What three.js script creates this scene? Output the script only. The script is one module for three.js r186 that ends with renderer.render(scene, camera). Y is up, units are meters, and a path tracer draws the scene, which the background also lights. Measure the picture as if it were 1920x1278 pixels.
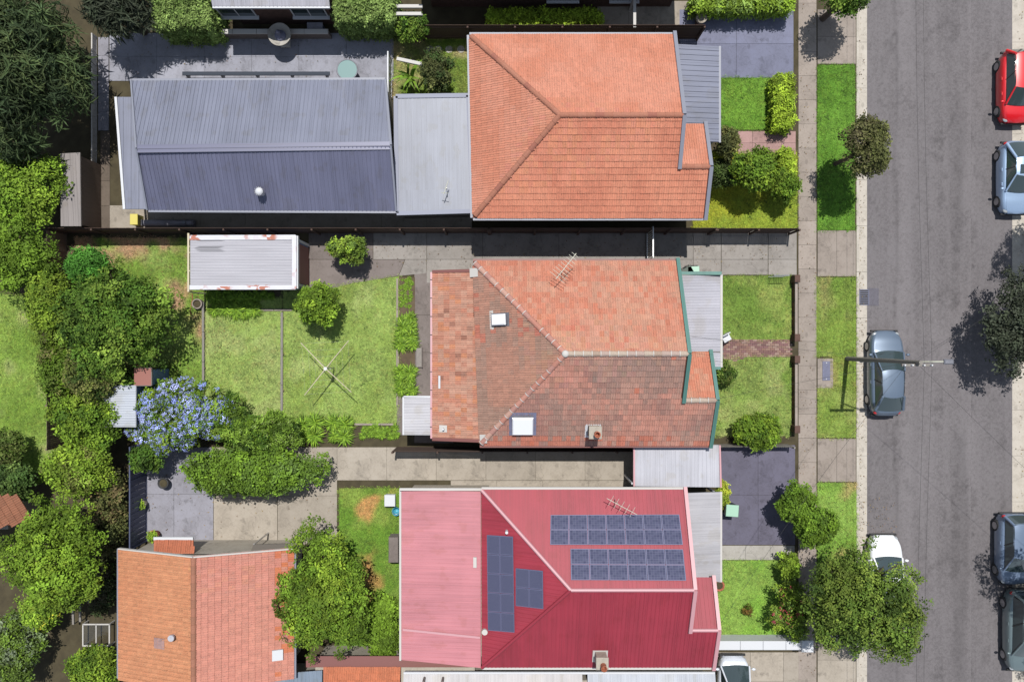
import * as THREE from 'three';
import { mergeGeometries } from 'three/addons/utils/BufferGeometryUtils.js';

// ---------------------------------------------------------------- camera, sky, sun, exposure
const CH = 39;                                   // flying height, metres
const scene = new THREE.Scene();
const camera = new THREE.PerspectiveCamera(48.94, 1024 / 681, 0.5, 900);
camera.position.set(0, CH, 0); camera.up.set(0, 0, -1); camera.lookAt(0, 0, 0);
const renderer = new THREE.WebGLRenderer({ antialias: true });
renderer.setSize(1024, 681);
renderer.toneMapping = THREE.LinearToneMapping;
renderer.toneMappingExposure = 1.42;
renderer.shadowMap.enabled = true; renderer.shadowMap.type = THREE.PCFSoftShadowMap;
const sunDir = new THREE.Vector3(0.10, 2.62, -1).normalize();
{ // clear summer sky: deep blue overhead, paler at the horizon, a soft glow round the sun
  const w = 256, h = 128, d = new Float32Array(w * h * 4), v = new THREE.Vector3();
  for (let j = 0; j < h; j++) for (let i = 0; i < w; i++) {
    const phi = (i / w - 0.5) * 2 * Math.PI, th = (j + .5) / h * Math.PI - Math.PI / 2;
    v.set(Math.cos(th) * Math.cos(phi), Math.sin(th), Math.cos(th) * Math.sin(phi));
    const e = Math.max(0, v.y), hz = Math.pow(1 - e, 3), g = Math.pow(Math.max(0, v.dot(sunDir)), 24) * .18;
    const k = v.y < 0 ? .55 : 1, o = (j * w + i) * 4;
    d[o] = k * (.215 + .3 * hz + g); d[o + 1] = k * (.265 + .3 * hz + g * .95); d[o + 2] = k * (.35 + .27 * hz + g * .85); d[o + 3] = 1;
  }
  const t = new THREE.DataTexture(d, w, h, THREE.RGBAFormat, THREE.FloatType);
  t.mapping = THREE.EquirectangularReflectionMapping; t.magFilter = t.minFilter = THREE.LinearFilter; t.needsUpdate = true;
  scene.background = t; scene.environment = t;
}
const sun = new THREE.DirectionalLight(new THREE.Color(1, .965, .9), 4.2);
sun.position.copy(sunDir).multiplyScalar(80); sun.castShadow = true; sun.shadow.mapSize.set(4096, 4096);
Object.assign(sun.shadow.camera, { left: -36, right: 36, top: 30, bottom: -30, near: 1, far: 200 });
scene.add(sun, sun.target);

// ---------------------------------------------------------------- helpers
let seed0 = 12345;
function rng(s) { let a = s >>> 0; return () => { a |= 0; a = a + 0x6D2B79F5 | 0; let t = Math.imul(a ^ a >>> 15, 1 | a); t = t + Math.imul(t ^ t >>> 7, 61 | t) ^ t; return ((t ^ t >>> 14) >>> 0) / 4294967296; }; }
const R = rng(77);
const V3 = (x, y, z) => new THREE.Vector3(x, y, z);
// plan survey: a point of the survey picture at a known height -> metres
function W(px, py, h = 0) { const s = (CH - h) / (36 * CH); return [(px - 960) * s, (py - 639) * s]; }
const wx = (px, h = 0) => W(px, 0, h)[0], wz = (py, h = 0) => W(0, py, h)[1];
const lin = v => v <= .04045 ? v / 12.92 : Math.pow((v + .055) / 1.055, 2.4);
const C = (r, g, b, k = 1) => new THREE.Color().setRGB(Math.min(.86, lin(r / 255) / 1.95 * k), Math.min(.86, lin(g / 255) / 1.9 * k), Math.min(.86, lin(b / 255) / 1.85 * k));
const used = {};
function numbered(n) { if (!(n in used)) { used[n] = 0; return n; } return n + '_' + String(++used[n]).padStart(3, '0'); }
function meta(o, label, category, group, kind) { o.userData.label = label; if (category) o.userData.category = category; if (group) o.userData.group = group; if (kind) o.userData.kind = kind; return o; }
function thing(name, label, category, group, x = 0, y = 0, z = 0, ry = 0) {
  const o = new THREE.Group(); o.name = numbered(name); o.position.set(x, y, z); o.rotation.y = ry; scene.add(o);
  return meta(o, label, category, group);
}
function part(name, geos, mat, parent) {
  const list = (Array.isArray(geos) ? geos : [geos]).map(g => g.index ? g.toNonIndexed() : g);
  for (const g of list) { if (!g.attributes.uv) g.setAttribute('uv', new THREE.BufferAttribute(new Float32Array(g.attributes.position.count * 2), 2)); }
  const g = list.length > 1 ? mergeGeometries(list) : list[0];
  const m = new THREE.Mesh(g, mat); m.name = name; m.castShadow = m.receiveShadow = true; (parent || scene).add(m); return m;
}
function struct(name, geos, mat, label, category) { const m = part(numbered(name), geos, mat, scene); return meta(m, label, category || name.replace(/_/g, ' '), null, 'structure'); }
const quatY = new THREE.Quaternion();
const parts = (name, list, mat, parent) => list.map(g => part(name, g, mat, parent));
function box(w, h, d, x = 0, y = 0, z = 0, ry = 0) { const g = new THREE.BoxGeometry(w, h, d); if (ry) g.rotateY(ry); g.translate(x, y, z); return g; }
// bevelled box standing on y
function bbox(w, h, d, x, y, z, b = .02) {
  const s = new THREE.Shape(); s.moveTo(-w / 2 + b, -d / 2 + b); s.lineTo(w / 2 - b, -d / 2 + b); s.lineTo(w / 2 - b, d / 2 - b); s.lineTo(-w / 2 + b, d / 2 - b); s.closePath();
  const g = new THREE.ExtrudeGeometry(s, { depth: h - 2 * b, bevelEnabled: true, bevelSize: b, bevelThickness: b, bevelSegments: 1 });
  g.rotateX(-Math.PI / 2); g.translate(x, y + b, z); return g;
}
function cyl(r0, r1, h, x, y, z, n = 12) { const g = new THREE.CylinderGeometry(r1, r0, h, n); g.translate(x, y + h / 2, z); return g; }
function beam(p, q, w, h, up = V3(0, 1, 0)) {  // bar of section w x h from p to q
  const d = q.clone().sub(p), L = d.length(); d.normalize();
  const s = V3().crossVectors(d, up).normalize(), u = V3().crossVectors(s, d).normalize();
  const g = new THREE.BoxGeometry(w, h, L);
  g.applyMatrix4(new THREE.Matrix4().makeBasis(s, u, d.clone().negate()).setPosition(p.clone().add(q).multiplyScalar(.5))); return g;
}
function rod(p, q, r0, r1 = r0, n = 6) {
  const d = q.clone().sub(p), L = d.length(), g = new THREE.CylinderGeometry(r1, r0, L, n);
  g.applyQuaternion(new THREE.Quaternion().setFromUnitVectors(V3(0, 1, 0), d.normalize())); const m = p.clone().add(q).multiplyScalar(.5); g.translate(m.x, m.y, m.z); return g;
}
function tube(pts, r, n = 40, m = 5) { return new THREE.TubeGeometry(new THREE.CatmullRomCurve3(pts), n, r, m); }
// prism over a plan polygon [[x,z],...] from y0 to y1, uv in metres
function prism(poly, y0, y1) {
  let a = 0; poly.forEach((p, i) => { const q = poly[(i + 1) % poly.length]; a += p[0] * q[1] - q[0] * p[1]; });
  const P = a < 0 ? poly : poly.slice().reverse(), pos = [], uv = [];
  const tri = THREE.ShapeUtils.triangulateShape(P.map(p => new THREE.Vector2(p[0], -p[1])), []);
  const put = (x, y, z, u, v) => { pos.push(x, y, z); uv.push(u, v); };
  for (const t of tri) { const [i, j, k] = t; for (const n of [i, j, k]) put(P[n][0], y1, P[n][1], P[n][0], -P[n][1]); for (const n of [i, k, j]) put(P[n][0], y0, P[n][1], P[n][0], -P[n][1]); }
  let s = 0;
  for (let i = 0; i < P.length; i++) { const p = P[i], q = P[(i + 1) % P.length], L = Math.hypot(q[0] - p[0], q[1] - p[1]);
    const A = [p[0], y0, p[1], s, y0], B = [q[0], y0, q[1], s + L, y0], D = [q[0], y1, q[1], s + L, y1], E = [p[0], y1, p[1], s, y1];
    for (const t of [A, B, D, A, D, E]) put(...t); s += L; }
  const g = new THREE.BufferGeometry(); g.setAttribute('position', new THREE.Float32BufferAttribute(pos, 3)); g.setAttribute('uv', new THREE.Float32BufferAttribute(uv, 2)); g.computeVertexNormals(); return g;
}
const rectP = (x0, z0, x1, z1) => [[x0, z0], [x1, z0], [x1, z1], [x0, z1]];
const pxRect = (a, b, c, d, h = 0) => { const [x0, z0] = W(a, b, h), [x1, z1] = W(c, d, h); return rectP(x0, z0, x1, z1); };
const pxPoly = (list, h = 0) => list.map(p => W(p[0], p[1], h));
// bumpy gridded sheet over a quad, with per-vertex colour
function gridQuad(p00, p10, p11, p01, y, cell, colFn, amp = 0) {
  const n = Math.max(2, Math.round(Math.hypot(p10[0] - p00[0], p10[1] - p00[1]) / cell)), m = Math.max(2, Math.round(Math.hypot(p01[0] - p00[0], p01[1] - p00[1]) / cell));
  const pos = [], uv = [], col = [], idx = [];
  for (let j = 0; j <= m; j++) for (let i = 0; i <= n; i++) { const u = i / n, v = j / m;
    const x = (p00[0] * (1 - u) + p10[0] * u) * (1 - v) + (p01[0] * (1 - u) + p11[0] * u) * v, z = (p00[1] * (1 - u) + p10[1] * u) * (1 - v) + (p01[1] * (1 - u) + p11[1] * u) * v;
    pos.push(x, y + amp * (fbm(x * .9, z * .9, 3) - .5), z); uv.push(x, -z); const c = colFn(x, z); col.push(c.r, c.g, c.b); }
  for (let j = 0; j < m; j++) for (let i = 0; i < n; i++) { const a = j * (n + 1) + i, b = a + 1, c = a + n + 1, d = c + 1; idx.push(a, c, b, b, c, d); }
  const g = new THREE.BufferGeometry(); g.setAttribute('position', new THREE.Float32BufferAttribute(pos, 3)); g.setAttribute('uv', new THREE.Float32BufferAttribute(uv, 2)); g.setAttribute('color', new THREE.Float32BufferAttribute(col, 3)); g.setIndex(idx); g.computeVertexNormals();
  const e = g.toNonIndexed(); if (e.attributes.normal.getY(0) < 0) { for (let i = 0; i < e.attributes.normal.count; i++) e.attributes.normal.setXYZ(i, 0, 1, 0); } return e;
}
// noise
function hsh(x, y, s = 0) { let h = Math.imul(x | 0, 374761393) + Math.imul(y | 0, 668265263) + Math.imul(s | 0, 1274126177); h = Math.imul(h ^ h >>> 13, 1274126177); return ((h ^ h >>> 16) >>> 0) / 4294967296; }
function vn(x, y, s = 0, p = 0) { const xi = Math.floor(x), yi = Math.floor(y), xf = x - xi, yf = y - yi, u = xf * xf * (3 - 2 * xf), v = yf * yf * (3 - 2 * yf);
  const w = n => p ? ((n % p) + p) % p : n; const a = hsh(w(xi), w(yi), s), b = hsh(w(xi + 1), w(yi), s), c = hsh(w(xi), w(yi + 1), s), d = hsh(w(xi + 1), w(yi + 1), s);
  return (a * (1 - u) + b * u) * (1 - v) + (c * (1 - u) + d * u) * v; }
function fbm(x, y, o = 4, s = 0, p = 0) { let a = 0, t = 0, k = 1; for (let i = 0; i < o; i++) { a += k * vn(x, y, s + i, p); t += k; k *= .5; x *= 2; y *= 2; p *= 2; } return a / t; }
const cl = (v, a = 0, b = 1) => Math.min(b, Math.max(a, v)), ss = (a, b, v) => { v = cl((v - a) / (b - a)); return v * v * (3 - 2 * v); };
function tex(n, m, fn, srgb = true) {
  const d = new Uint8Array(n * m * 4); const enc = v => { v = cl(v); return 255 * (srgb ? (v <= .0031308 ? v * 12.92 : 1.055 * Math.pow(v, 1 / 2.4) - .055) : v); };
  for (let j = 0; j < m; j++) for (let i = 0; i < n; i++) { const c = fn(i / n, j / m), o = (j * n + i) * 4; d[o] = enc(c[0]); d[o + 1] = enc(c[1]); d[o + 2] = enc(c[2]); d[o + 3] = 255; }
  const t = new THREE.DataTexture(d, n, m); t.wrapS = t.wrapT = THREE.RepeatWrapping; t.magFilter = THREE.LinearFilter; t.minFilter = THREE.LinearMipmapLinearFilter; t.generateMipmaps = true; if (srgb) t.colorSpace = THREE.SRGBColorSpace; t.needsUpdate = true; return t;
}
const rep = (t, x, y) => { const c = t.clone(); c.repeat.set(x, y); c.needsUpdate = true; return c; };

// ---------------------------------------------------------------- textures (tints near 1, multiplied by the material's own colour)
const tConcrete = tex(768, 768, (u, v) => { const a = fbm(u * 5, v * 5, 4, 1, 5), f = hsh(u * 768, v * 768, 5), s = fbm(u * 40, v * 40, 2, 9, 40), st = ss(.62, .8, fbm(u * 9, v * 9, 3, 21, 9));
  const k = .68 + .42 * a + .2 * (s - .5) + .26 * (f - .5) - .22 * st - .16 * ss(.01, .003, Math.abs(fbm(u * 3 + 3, v * 3, 4, 27, 0) - .5)); return [k * 1.0, k * .985, k * .96]; });
const tGrass = tex(1024, 1024, (u, v) => { const a = fbm(u * 8, v * 8, 3, 31, 8), b = fbm(u * 90, v * 90, 2, 33, 90), f = hsh(u * 1024, v * 1024, 8), d = ss(.55, .75, fbm(u * 30, v * 30, 2, 37, 30));
  const k = .5 + .5 * a + .75 * (b - .5) + .34 * (f - .5); return [k * (1 + .28 * d), k * (1 + .08 * d), k * (.95 + .12 * d)]; });
const tAsphalt = tex(1024, 1024, (u, v) => { const m = fbm(u * 90, v * 150, 2, 47, 0), oil = ss(.66, .78, fbm(u * 10, v * 16, 3, 49, 0)), f = hsh(u * 1024, v * 1024, 4), g = hsh(u * 512, v * 512, 6), streak = fbm(u * 34, v * 2, 3, 41, 0) , a = fbm(u * 6, v * 6, 4, 45, 6);
  const k = .74 + .26 * a + .2 * (streak - .5) + .36 * (f - .5) + .2 * (g - .5) + .34 * (m - .5) - .14 * oil; return [k, k * .985, k * .985]; });
const tTile = tex(512, 512, (u, v) => { const a = fbm(u * 8, v * 6, 3, 51, 0), f = hsh(u * 512, v * 512, 2), l = ss(.5, .72, fbm(u * 44, v * 14, 3, 53, 0)), w = ss(.6, .7, fbm(u * 30, v * 30, 2, 57, 0)), d = ss(.62, .75, fbm(u * 36, v * 20, 2, 59, 0)), k = .76 + .3 * a + .3 * (f - .5) - .3 * d;
  return [k * (1 + .1 * l + .2 * w), k * (1 + .42 * l + .5 * w), k * (1 + .62 * l + .8 * w)]; });
const tMetal = tex(1024, 1024, (u, v) => { const a = fbm(u * 4, v * 4, 4, 61, 4), s = fbm(u * 110, v * 3, 3, 63, 0), g = fbm(u * 26, v * 2, 2, 65, 0), st = ss(.6, .76, fbm(u * 14, v * 9, 4, 67, 0)), f = hsh(u * 1024, v * 1024, 3), k = .84 + .2 * (a - .3) + .22 * (s - .5) + .16 * (g - .5) + .12 * (f - .5) - .07 * st; return [k * (1 + .02 * st), k, k * (1.01 - .05 * st)]; });
const tWood = tex(256, 512, (u, v) => { const g = fbm(u * 40, v * 3, 3, 71, 0), a = fbm(u * 6, v * 4, 3, 73, 0), k = .66 + .4 * g + .3 * (a - .5); return [k, k * .98, k * .95]; });
const tSoil = tex(512, 512, (u, v) => { const a = fbm(u * 7, v * 7, 4, 81, 7), f = hsh(u * 512, v * 512, 9), k = .55 + .6 * a + .3 * (f - .5); return [k, k * .95, k * .88]; });
const tBrick = tSoil;
const bNoise = tex(512, 512, (u, v) => { const k = .5 + .5 * (fbm(u * 60, v * 60, 3, 91, 60) - .5) + .3 * (hsh(u * 512, v * 512, 11) - .5); return [k, k, k]; }, false);

// ---------------------------------------------------------------- materials
const std = (c, o = {}) => new THREE.MeshStandardMaterial({ color: c, roughness: .85, ...o });
const conc = (c, s = 3) => std(c, { map: rep(tConcrete, 1 / s, 1 / s), bumpMap: rep(bNoise, 1 / 2, 1 / 2), bumpScale: .006, roughness: .92 });
const M = {
  concrete: conc(C(176, 168, 162)), concDark: conc(C(146, 134, 130)), concPath: conc(C(184, 170, 160)), concPale: conc(C(204, 198, 190)), concLav: conc(C(172, 170, 182)), concBlue: conc(C(140, 142, 168)), concBeige: conc(C(196, 184, 170)), concYard: conc(C(182, 182, 196)),
  asphaltDrive: conc(C(118, 114, 134)), brickPath: conc(C(172, 138, 128)), pinkPave: conc(C(200, 160, 156)),
  soil: std(C(120, 104, 84), { map: rep(tSoil, .5, .5), roughness: 1 }),
  darkSoil: std(C(92, 84, 62), { map: rep(tSoil, .5, .5), roughness: 1 }),
  grass: std(new THREE.Color(1, 1, 1), { map: rep(tGrass, 1 / 5, 1 / 5), vertexColors: true, roughness: 1, bumpMap: rep(bNoise, .7, .7), bumpScale: .03 }),
  road: std(C(134, 128, 130), { map: rep(tAsphalt, 1 / 8, 1 / 14), vertexColors: true, roughness: .95, bumpMap: rep(bNoise, 1, 1), bumpScale: .004 }),
  kerb: conc(C(222, 212, 200)),
  timber: std(C(150, 128, 112), { map: rep(tWood, 4, .6), roughness: .9 }), timberDark: std(C(104, 80, 70), { map: rep(tWood, 4, .6), roughness: .9 }), timberGrey: std(C(164, 158, 152), { map: rep(tWood, 4, .6), roughness: .9 }),
  white: std(C(236, 236, 240), { roughness: .5 }), offWhite: std(C(222, 216, 210), { roughness: .7 }), cream: std(C(226, 212, 180), { roughness: .7 }),
  greenTrim: std(C(98, 152, 142), { roughness: .55, map: rep(tMetal, .5, .5) }), greyTrim: std(C(150, 152, 166), { roughness: .5 }), brownTrim: std(C(140, 84, 78), { roughness: .5 }), pinkTrim: std(C(226, 170, 176), { roughness: .45 }),
  brick: std(C(140, 96, 80), { map: rep(tBrick, 1, 1), roughness: .9 }), brickDark: std(C(112, 84, 76), { map: rep(tBrick, 1, 1), roughness: .9 }), render: std(C(206, 196, 182), { map: rep(tConcrete, .3, .3) }), blueWall: std(C(120, 146, 196), { roughness: .6 }),
  galv: std(C(226, 222, 230), { map: rep(tMetal, .22, .22), roughness: .5, metalness: .08 }), galvDark: std(C(150, 150, 160), { map: rep(tMetal, .22, .22), roughness: .5, metalness: .3 }),
  lead: std(C(150, 152, 184), { map: rep(tConcrete, 1, 1), roughness: .6, metalness: .2 }),
  dark: std(new THREE.Color(.02, .02, .022), { roughness: .7 }), rubber: std(new THREE.Color(.018, .018, .02), { roughness: .9 }),
  glass: new THREE.MeshPhysicalMaterial({ color: new THREE.Color(.03, .045, .05), roughness: .05, clearcoat: 1, clearcoatRoughness: .03 }),
  chrome: std(new THREE.Color(.55, .56, .58), { metalness: 1, roughness: .25 }), rim: std(new THREE.Color(.4, .4, .42), { metalness: .9, roughness: .4 }),
  lampGlass: new THREE.MeshPhysicalMaterial({ color: new THREE.Color(.26, .28, .3), roughness: .2, clearcoat: 1 }), redLamp: new THREE.MeshPhysicalMaterial({ color: new THREE.Color(.4, .01, .015), roughness: .15, clearcoat: 1 }),
  terracotta: std(C(208, 120, 88), { map: rep(tTile, 1, 1) }),
  bark: std(C(112, 96, 84), { map: rep(tWood, 3, 1), roughness: 1 }),
  leaf: new THREE.MeshPhysicalMaterial({ color: 0xffffff, roughness: .7, transmission: .08, thickness: 0, side: THREE.DoubleSide, specularIntensity: .35 }),
  petal: std(new THREE.Color(1, 1, 1), { roughness: .8, side: THREE.DoubleSide }),
  tile: std(new THREE.Color(1, 1, 1), { map: rep(tTile, 1, 1), roughness: .88, vertexColors: true }),
  acrylic: new THREE.MeshPhysicalMaterial({ color: C(250, 250, 254, 1.25), roughness: .25, clearcoat: .6 }),
  yellow: std(C(240, 222, 110), { roughness: .5 }), mint: std(C(184, 226, 200), { roughness: .45 }), teal: std(C(104, 150, 150), { roughness: .5 }), turquoise: std(C(90, 190, 220), { roughness: .4 }), red: std(C(190, 60, 70), { roughness: .5 }), rust: std(C(170, 92, 70), { roughness: .95, map: rep(tSoil, 2, 2) }),
  doorBrown: std(C(170, 108, 96), { roughness: .6 }), greenBin: std(C(52, 74, 60), { roughness: .5 }), blueFence: std(C(84, 92, 124), { roughness: .6, map: rep(tMetal, 1, 1) }), greyFence: std(C(150, 146, 144), { roughness: .8, map: rep(tWood, 3, .5) }),
  steel: std(new THREE.Color(.45, .45, .46), { metalness: .8, roughness: .4 }), paleSteel: std(C(226, 224, 206), { roughness: .45, metalness: .2 }), wire: std(new THREE.Color(.03, .03, .03)),
};
function solarTex() { return tex(128, 128, (u, v) => { const gx = Math.min(u * 6 % 1, 1 - u * 6 % 1), gy = Math.min(v * 6 % 1, 1 - v * 6 % 1), l = gx < .04 || gy < .04 ? 1 : 0, n = hsh(Math.floor(u * 6), Math.floor(v * 6), 3); return [.036 + .025 * n + .05 * l, .04 + .025 * n + .05 * l, .078 + .035 * n + .06 * l]; }); }
M.cell = new THREE.MeshPhysicalMaterial({ map: solarTex(), roughness: .7, specularIntensity: .25, clearcoat: .25, clearcoatRoughness: .02 });
M.panelFrame = std(C(122, 124, 158), { metalness: .2, roughness: .6 });

// ---------------------------------------------------------------- foliage kit
function leafCluster(L, Wd, n, s, spread = .5, tilt = .7) {
  const r = rng(s), gs = [];
  for (let i = 0; i < n; i++) {
    const l = L * (.7 + .5 * r()), w = Wd * (.8 + .4 * r());
    const g = new THREE.BufferGeometry(); const p = [0, 0, 0, -w / 2, w * .12, l * .5, 0, -.02 * l, l, 0, 0, 0, 0, -.06 * l, l, w / 2, w * .12, l * .5];
    p[7] = p[13] = -.05 * l;
    g.setAttribute('position', new THREE.Float32BufferAttribute([p[0], p[1], p[2], p[3], p[4], p[5], p[6], p[7], p[8], p[0], p[1], p[2], p[6], p[7], p[8], p[15], p[16], p[17]], 3));
    g.rotateZ((r() - .5) * tilt); g.rotateX((r() - .5) * tilt * 1.6); g.rotateY(r() * 6.283); g.translate((r() - .5) * spread, (r() - .5) * spread * .5, (r() - .5) * spread);
    g.computeVertexNormals(); gs.push(g);
  }
  return mergeGeometries(gs);
}
const LEAF = { small: leafCluster(.12, .07, 10, 1, .27), mid: leafCluster(.155, .09, 10, 2, .32), big: leafCluster(.34, .17, 7, 3, .4), fine: leafCluster(.26, .05, 12, 4, .3, 1.2), hedge: leafCluster(.12, .07, 9, 5, .22), flower: leafCluster(.055, .05, 9, 6, .13, .6), frond: leafCluster(.55, .07, 9, 7, .25, 1.0) };
function foliage(parent, name, clumps, o) {
  // clumps [x,y,z,r,(yScale)]; leaves spread through the outer part of every clump
  const r = rng(o.seed || 5), items = [], cols = o.cols.map(c => c.clone());
  for (const c of clumps) {
    if (c[3] > .3 && hsh(Math.round(c[0] * 97), Math.round(c[2] * 89), 6) < (o.gap ?? .1)) continue;
    if (o.cut && Math.hypot(c[0] - o.cut[0], c[2] - o.cut[1]) < o.cut[2]) continue;
    const n = Math.max(6, Math.round((o.dens || 60) * 1.25 * c[3] * c[3])), shade = r(), hue = r();
    for (let i = 0; i < n; i++) {
      let y = r() * 1.5 - .5; y = cl(y, -.6, 1); const a = r() * 6.283, q = Math.sqrt(1 - y * y), k = c[3] * (.6 + .45 * r()), ys = c[4] || .85;
      items.push([c[0] + q * Math.cos(a) * k, c[1] + y * k * ys, c[2] + q * Math.sin(a) * k, q * Math.cos(a), y, q * Math.sin(a), shade, hue]);
    }
  }
  const m = new THREE.InstancedMesh(LEAF[o.leaf || 'mid'], o.mat || M.leaf, items.length); m.name = name;
  const q = new THREE.Quaternion(), q2 = new THREE.Quaternion(), up = V3(0, 1, 0), d = V3(), col = new THREE.Color(), mx = new THREE.Matrix4(), sc = V3();
  items.forEach((t, i) => {
    d.set(t[3] + (r() - .5) * 1.0, t[4] + .55 + (r() - .5) * .8, t[5] + (r() - .5) * 1.0).normalize(); q.setFromUnitVectors(up, d); q2.setFromAxisAngle(up, r() * 6.283); q.multiply(q2);
    const s = (o.size || 1) * (.55 + .95 * r() * r() + .2 * r()); mx.compose(V3(t[0], Math.max(.03, t[1]), t[2]), q, sc.set(s, s, s)); m.setMatrixAt(i, mx);
    const w = cl(t[7] * .8 + r() * .6 - .2), j = w * (cols.length - 1), a = Math.floor(j), b = Math.min(cols.length - 1, a + 1);
    col.copy(cols[a]).lerp(cols[b], j - a).multiplyScalar((.62 + .75 * r()) * (.58 + .84 * t[6])); m.setColorAt(i, col);
  });
  m.castShadow = m.receiveShadow = true; m.userData.kind = 'stuff'; parent.add(m); return m;
}
function crownClumps(rx, ry, rz, y0, n, cr, s, flat = .15) {   // clumps of a crown whose centre is (0, y0, 0)
  const r = rng(s), out = [], ph = r() * 6.28, ph2 = r() * 6.28;
  for (let i = 0; i < n; i++) {
    const t = (i + .5) / n, y = 1 - t * (1.25), a = i * 2.39996 + r() * .7, q = Math.sqrt(Math.max(0, 1 - y * y)), lob = 1 + .17 * Math.sin(3 * a + ph) + .13 * Math.sin(5 * a + ph2) + .3 * (r() - .5);
    const k = .86 * lob - .02, c = cr * (.55 + .8 * r());
    out.push([Math.cos(a) * q * (rx - c * .5) * k, y0 + y * (ry - c * .5) * (.9 + .2 * r()), Math.sin(a) * q * (rz - c * .5) * k, c]);
  }
  for (let i = 0; i < n * .3; i++) { const a = r() * 6.283, q = .86 + .2 * r(), c = cr * (.28 + .3 * r()); out.push([Math.cos(a) * q * rx, y0 + (r() * .7 - .2) * ry * .7, Math.sin(a) * q * rz, c]); }
  for (let i = 0; i < n * .35; i++) { const a = r() * 6.283, q = Math.sqrt(r()) * .7; out.push([Math.cos(a) * q * rx, y0 + (r() * .5 - .15) * ry, Math.sin(a) * q * rz, cr * 1.1]); }
  return out;
}
function taper(p, q, r0, r1, s) { const r = rng(s), m = p.clone().add(q).multiplyScalar(.5).add(V3((r() - .5) * .2, 0, (r() - .5) * .2)); return [rod(p, m, r0, (r0 + r1) / 2, 8), rod(m, q, (r0 + r1) / 2, r1, 8)]; }
function tree(name, label, category, group, x, z, o) {
  const t = thing(name, label, category, group, x, 0, z);
  const cl0 = o.clumps || crownClumps(o.rx, o.ry, o.rz || o.rx, o.y, o.n || 40, o.cr || .6, o.seed || 3);
  const dx = o.dx || 0, dz = o.dz || 0; for (const c of cl0) { c[0] += dx; c[2] += dz; }
  const gs = [], top = V3(dx * .6, Math.max(.3, (o.y - o.ry * .35)), dz * .6), tr = o.tr || .14;
  gs.push(...taper(V3(0, -.02, 0), top, tr * 1.25, tr * .75, 5));
  part('trunk', gs, M.bark, t);
  const r = rng((o.seed || 3) + 9), gl = [];
  for (let i = 0; i < Math.min(o.limbs ?? 7, cl0.length); i++) { const c = cl0[Math.floor(r() * cl0.length)]; gl.push(...taper(top.clone().add(V3(0, -.2 * r(), 0)), V3(c[0], c[1], c[2]), tr * .5, .02, i)); }
  if (gl.length) part('limb', gl, M.bark, t);
  foliage(t, 'crown', cl0, o);
  if (o.flowers) foliage(t, 'flowers', cl0.filter((c, i) => hsh(i, o.seed || 3, 4) < (o.flowerShare || 1)), { ...o, mat: M.petal, leaf: o.flowerLeaf || 'flower', cols: o.flowers, dens: o.flowerDens || 30, size: o.flowerSize || 1, seed: 99 });
  return t;
}
const G = { // foliage colours (linear albedo)
  lime: [new THREE.Color(.13, .22, .02), new THREE.Color(.20, .30, .03), new THREE.Color(.09, .16, .015)],
  mid: [new THREE.Color(.05, .10, .01), new THREE.Color(.10, .17, .015), new THREE.Color(.16, .23, .022)],
  dark: [new THREE.Color(.03, .06, .014), new THREE.Color(.05, .09, .018), new THREE.Color(.085, .125, .03)],
  olive: [new THREE.Color(.05, .06, .02), new THREE.Color(.09, .10, .03), new THREE.Color(.13, .13, .04)],
  big: [new THREE.Color(.03, .07, .008), new THREE.Color(.065, .125, .014), new THREE.Color(.145, .215, .03)],
  conifer: [new THREE.Color(.03, .05, .022), new THREE.Color(.045, .07, .026), new THREE.Color(.075, .10, .035)],
  street: [new THREE.Color(.042, .078, .012), new THREE.Color(.08, .13, .018), new THREE.Color(.14, .19, .03)],
  hedge: [new THREE.Color(.20, .30, .025), new THREE.Color(.26, .36, .03), new THREE.Color(.15, .24, .02)],
  pale: [new THREE.Color(.16, .24, .06), new THREE.Color(.20, .28, .08), new THREE.Color(.11, .18, .04)],
  blue: [new THREE.Color(.20, .26, .62), new THREE.Color(.30, .36, .72), new THREE.Color(.42, .46, .78)],
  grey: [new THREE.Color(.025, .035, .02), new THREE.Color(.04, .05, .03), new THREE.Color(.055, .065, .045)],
};
function hedgeBox(name, label, category, group, x0, z0, x1, z1, h, o) {
  o = { gap: 0, ...o };
  const cx = (x0 + x1) / 2, cz = (z0 + z1) / 2, t = thing(name, label, category, group, cx, 0, cz), cs = [], s = .32, r = rng(o.seed || 8), w = x1 - x0, d = z1 - z0;
  for (let a = -w / 2 + s * .6; a <= w / 2 - s * .5; a += s * .8) for (let b = -d / 2 + s * .6; b <= d / 2 - s * .5; b += s * .8) {
    cs.push([a + (r() - .5) * .06, h - s * .75 + (r() - .5) * .08, b + (r() - .5) * .06, s * .95, .8]);
    if (a < -w / 2 + s || a > w / 2 - s * 1.3 || b < -d / 2 + s || b > d / 2 - s * 1.3) for (let y = h - s * 2; y > .1; y -= s * 1.3) cs.push([a, y, b, s * .95]); }
  part('stem', [rod(V3(0, 0, 0), V3(0, h * .7, 0), .06, .03), rod(V3(w * .3, 0, d * .3), V3(w * .28, h * .7, d * .3), .05, .03), rod(V3(-w * .3, 0, -d * .3), V3(-w * .28, h * .7, -d * .3), .05, .03)], M.bark, t);
  foliage(t, 'foliage', cs, { leaf: 'hedge', dens: 190, ...o }); return t;
}
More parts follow.
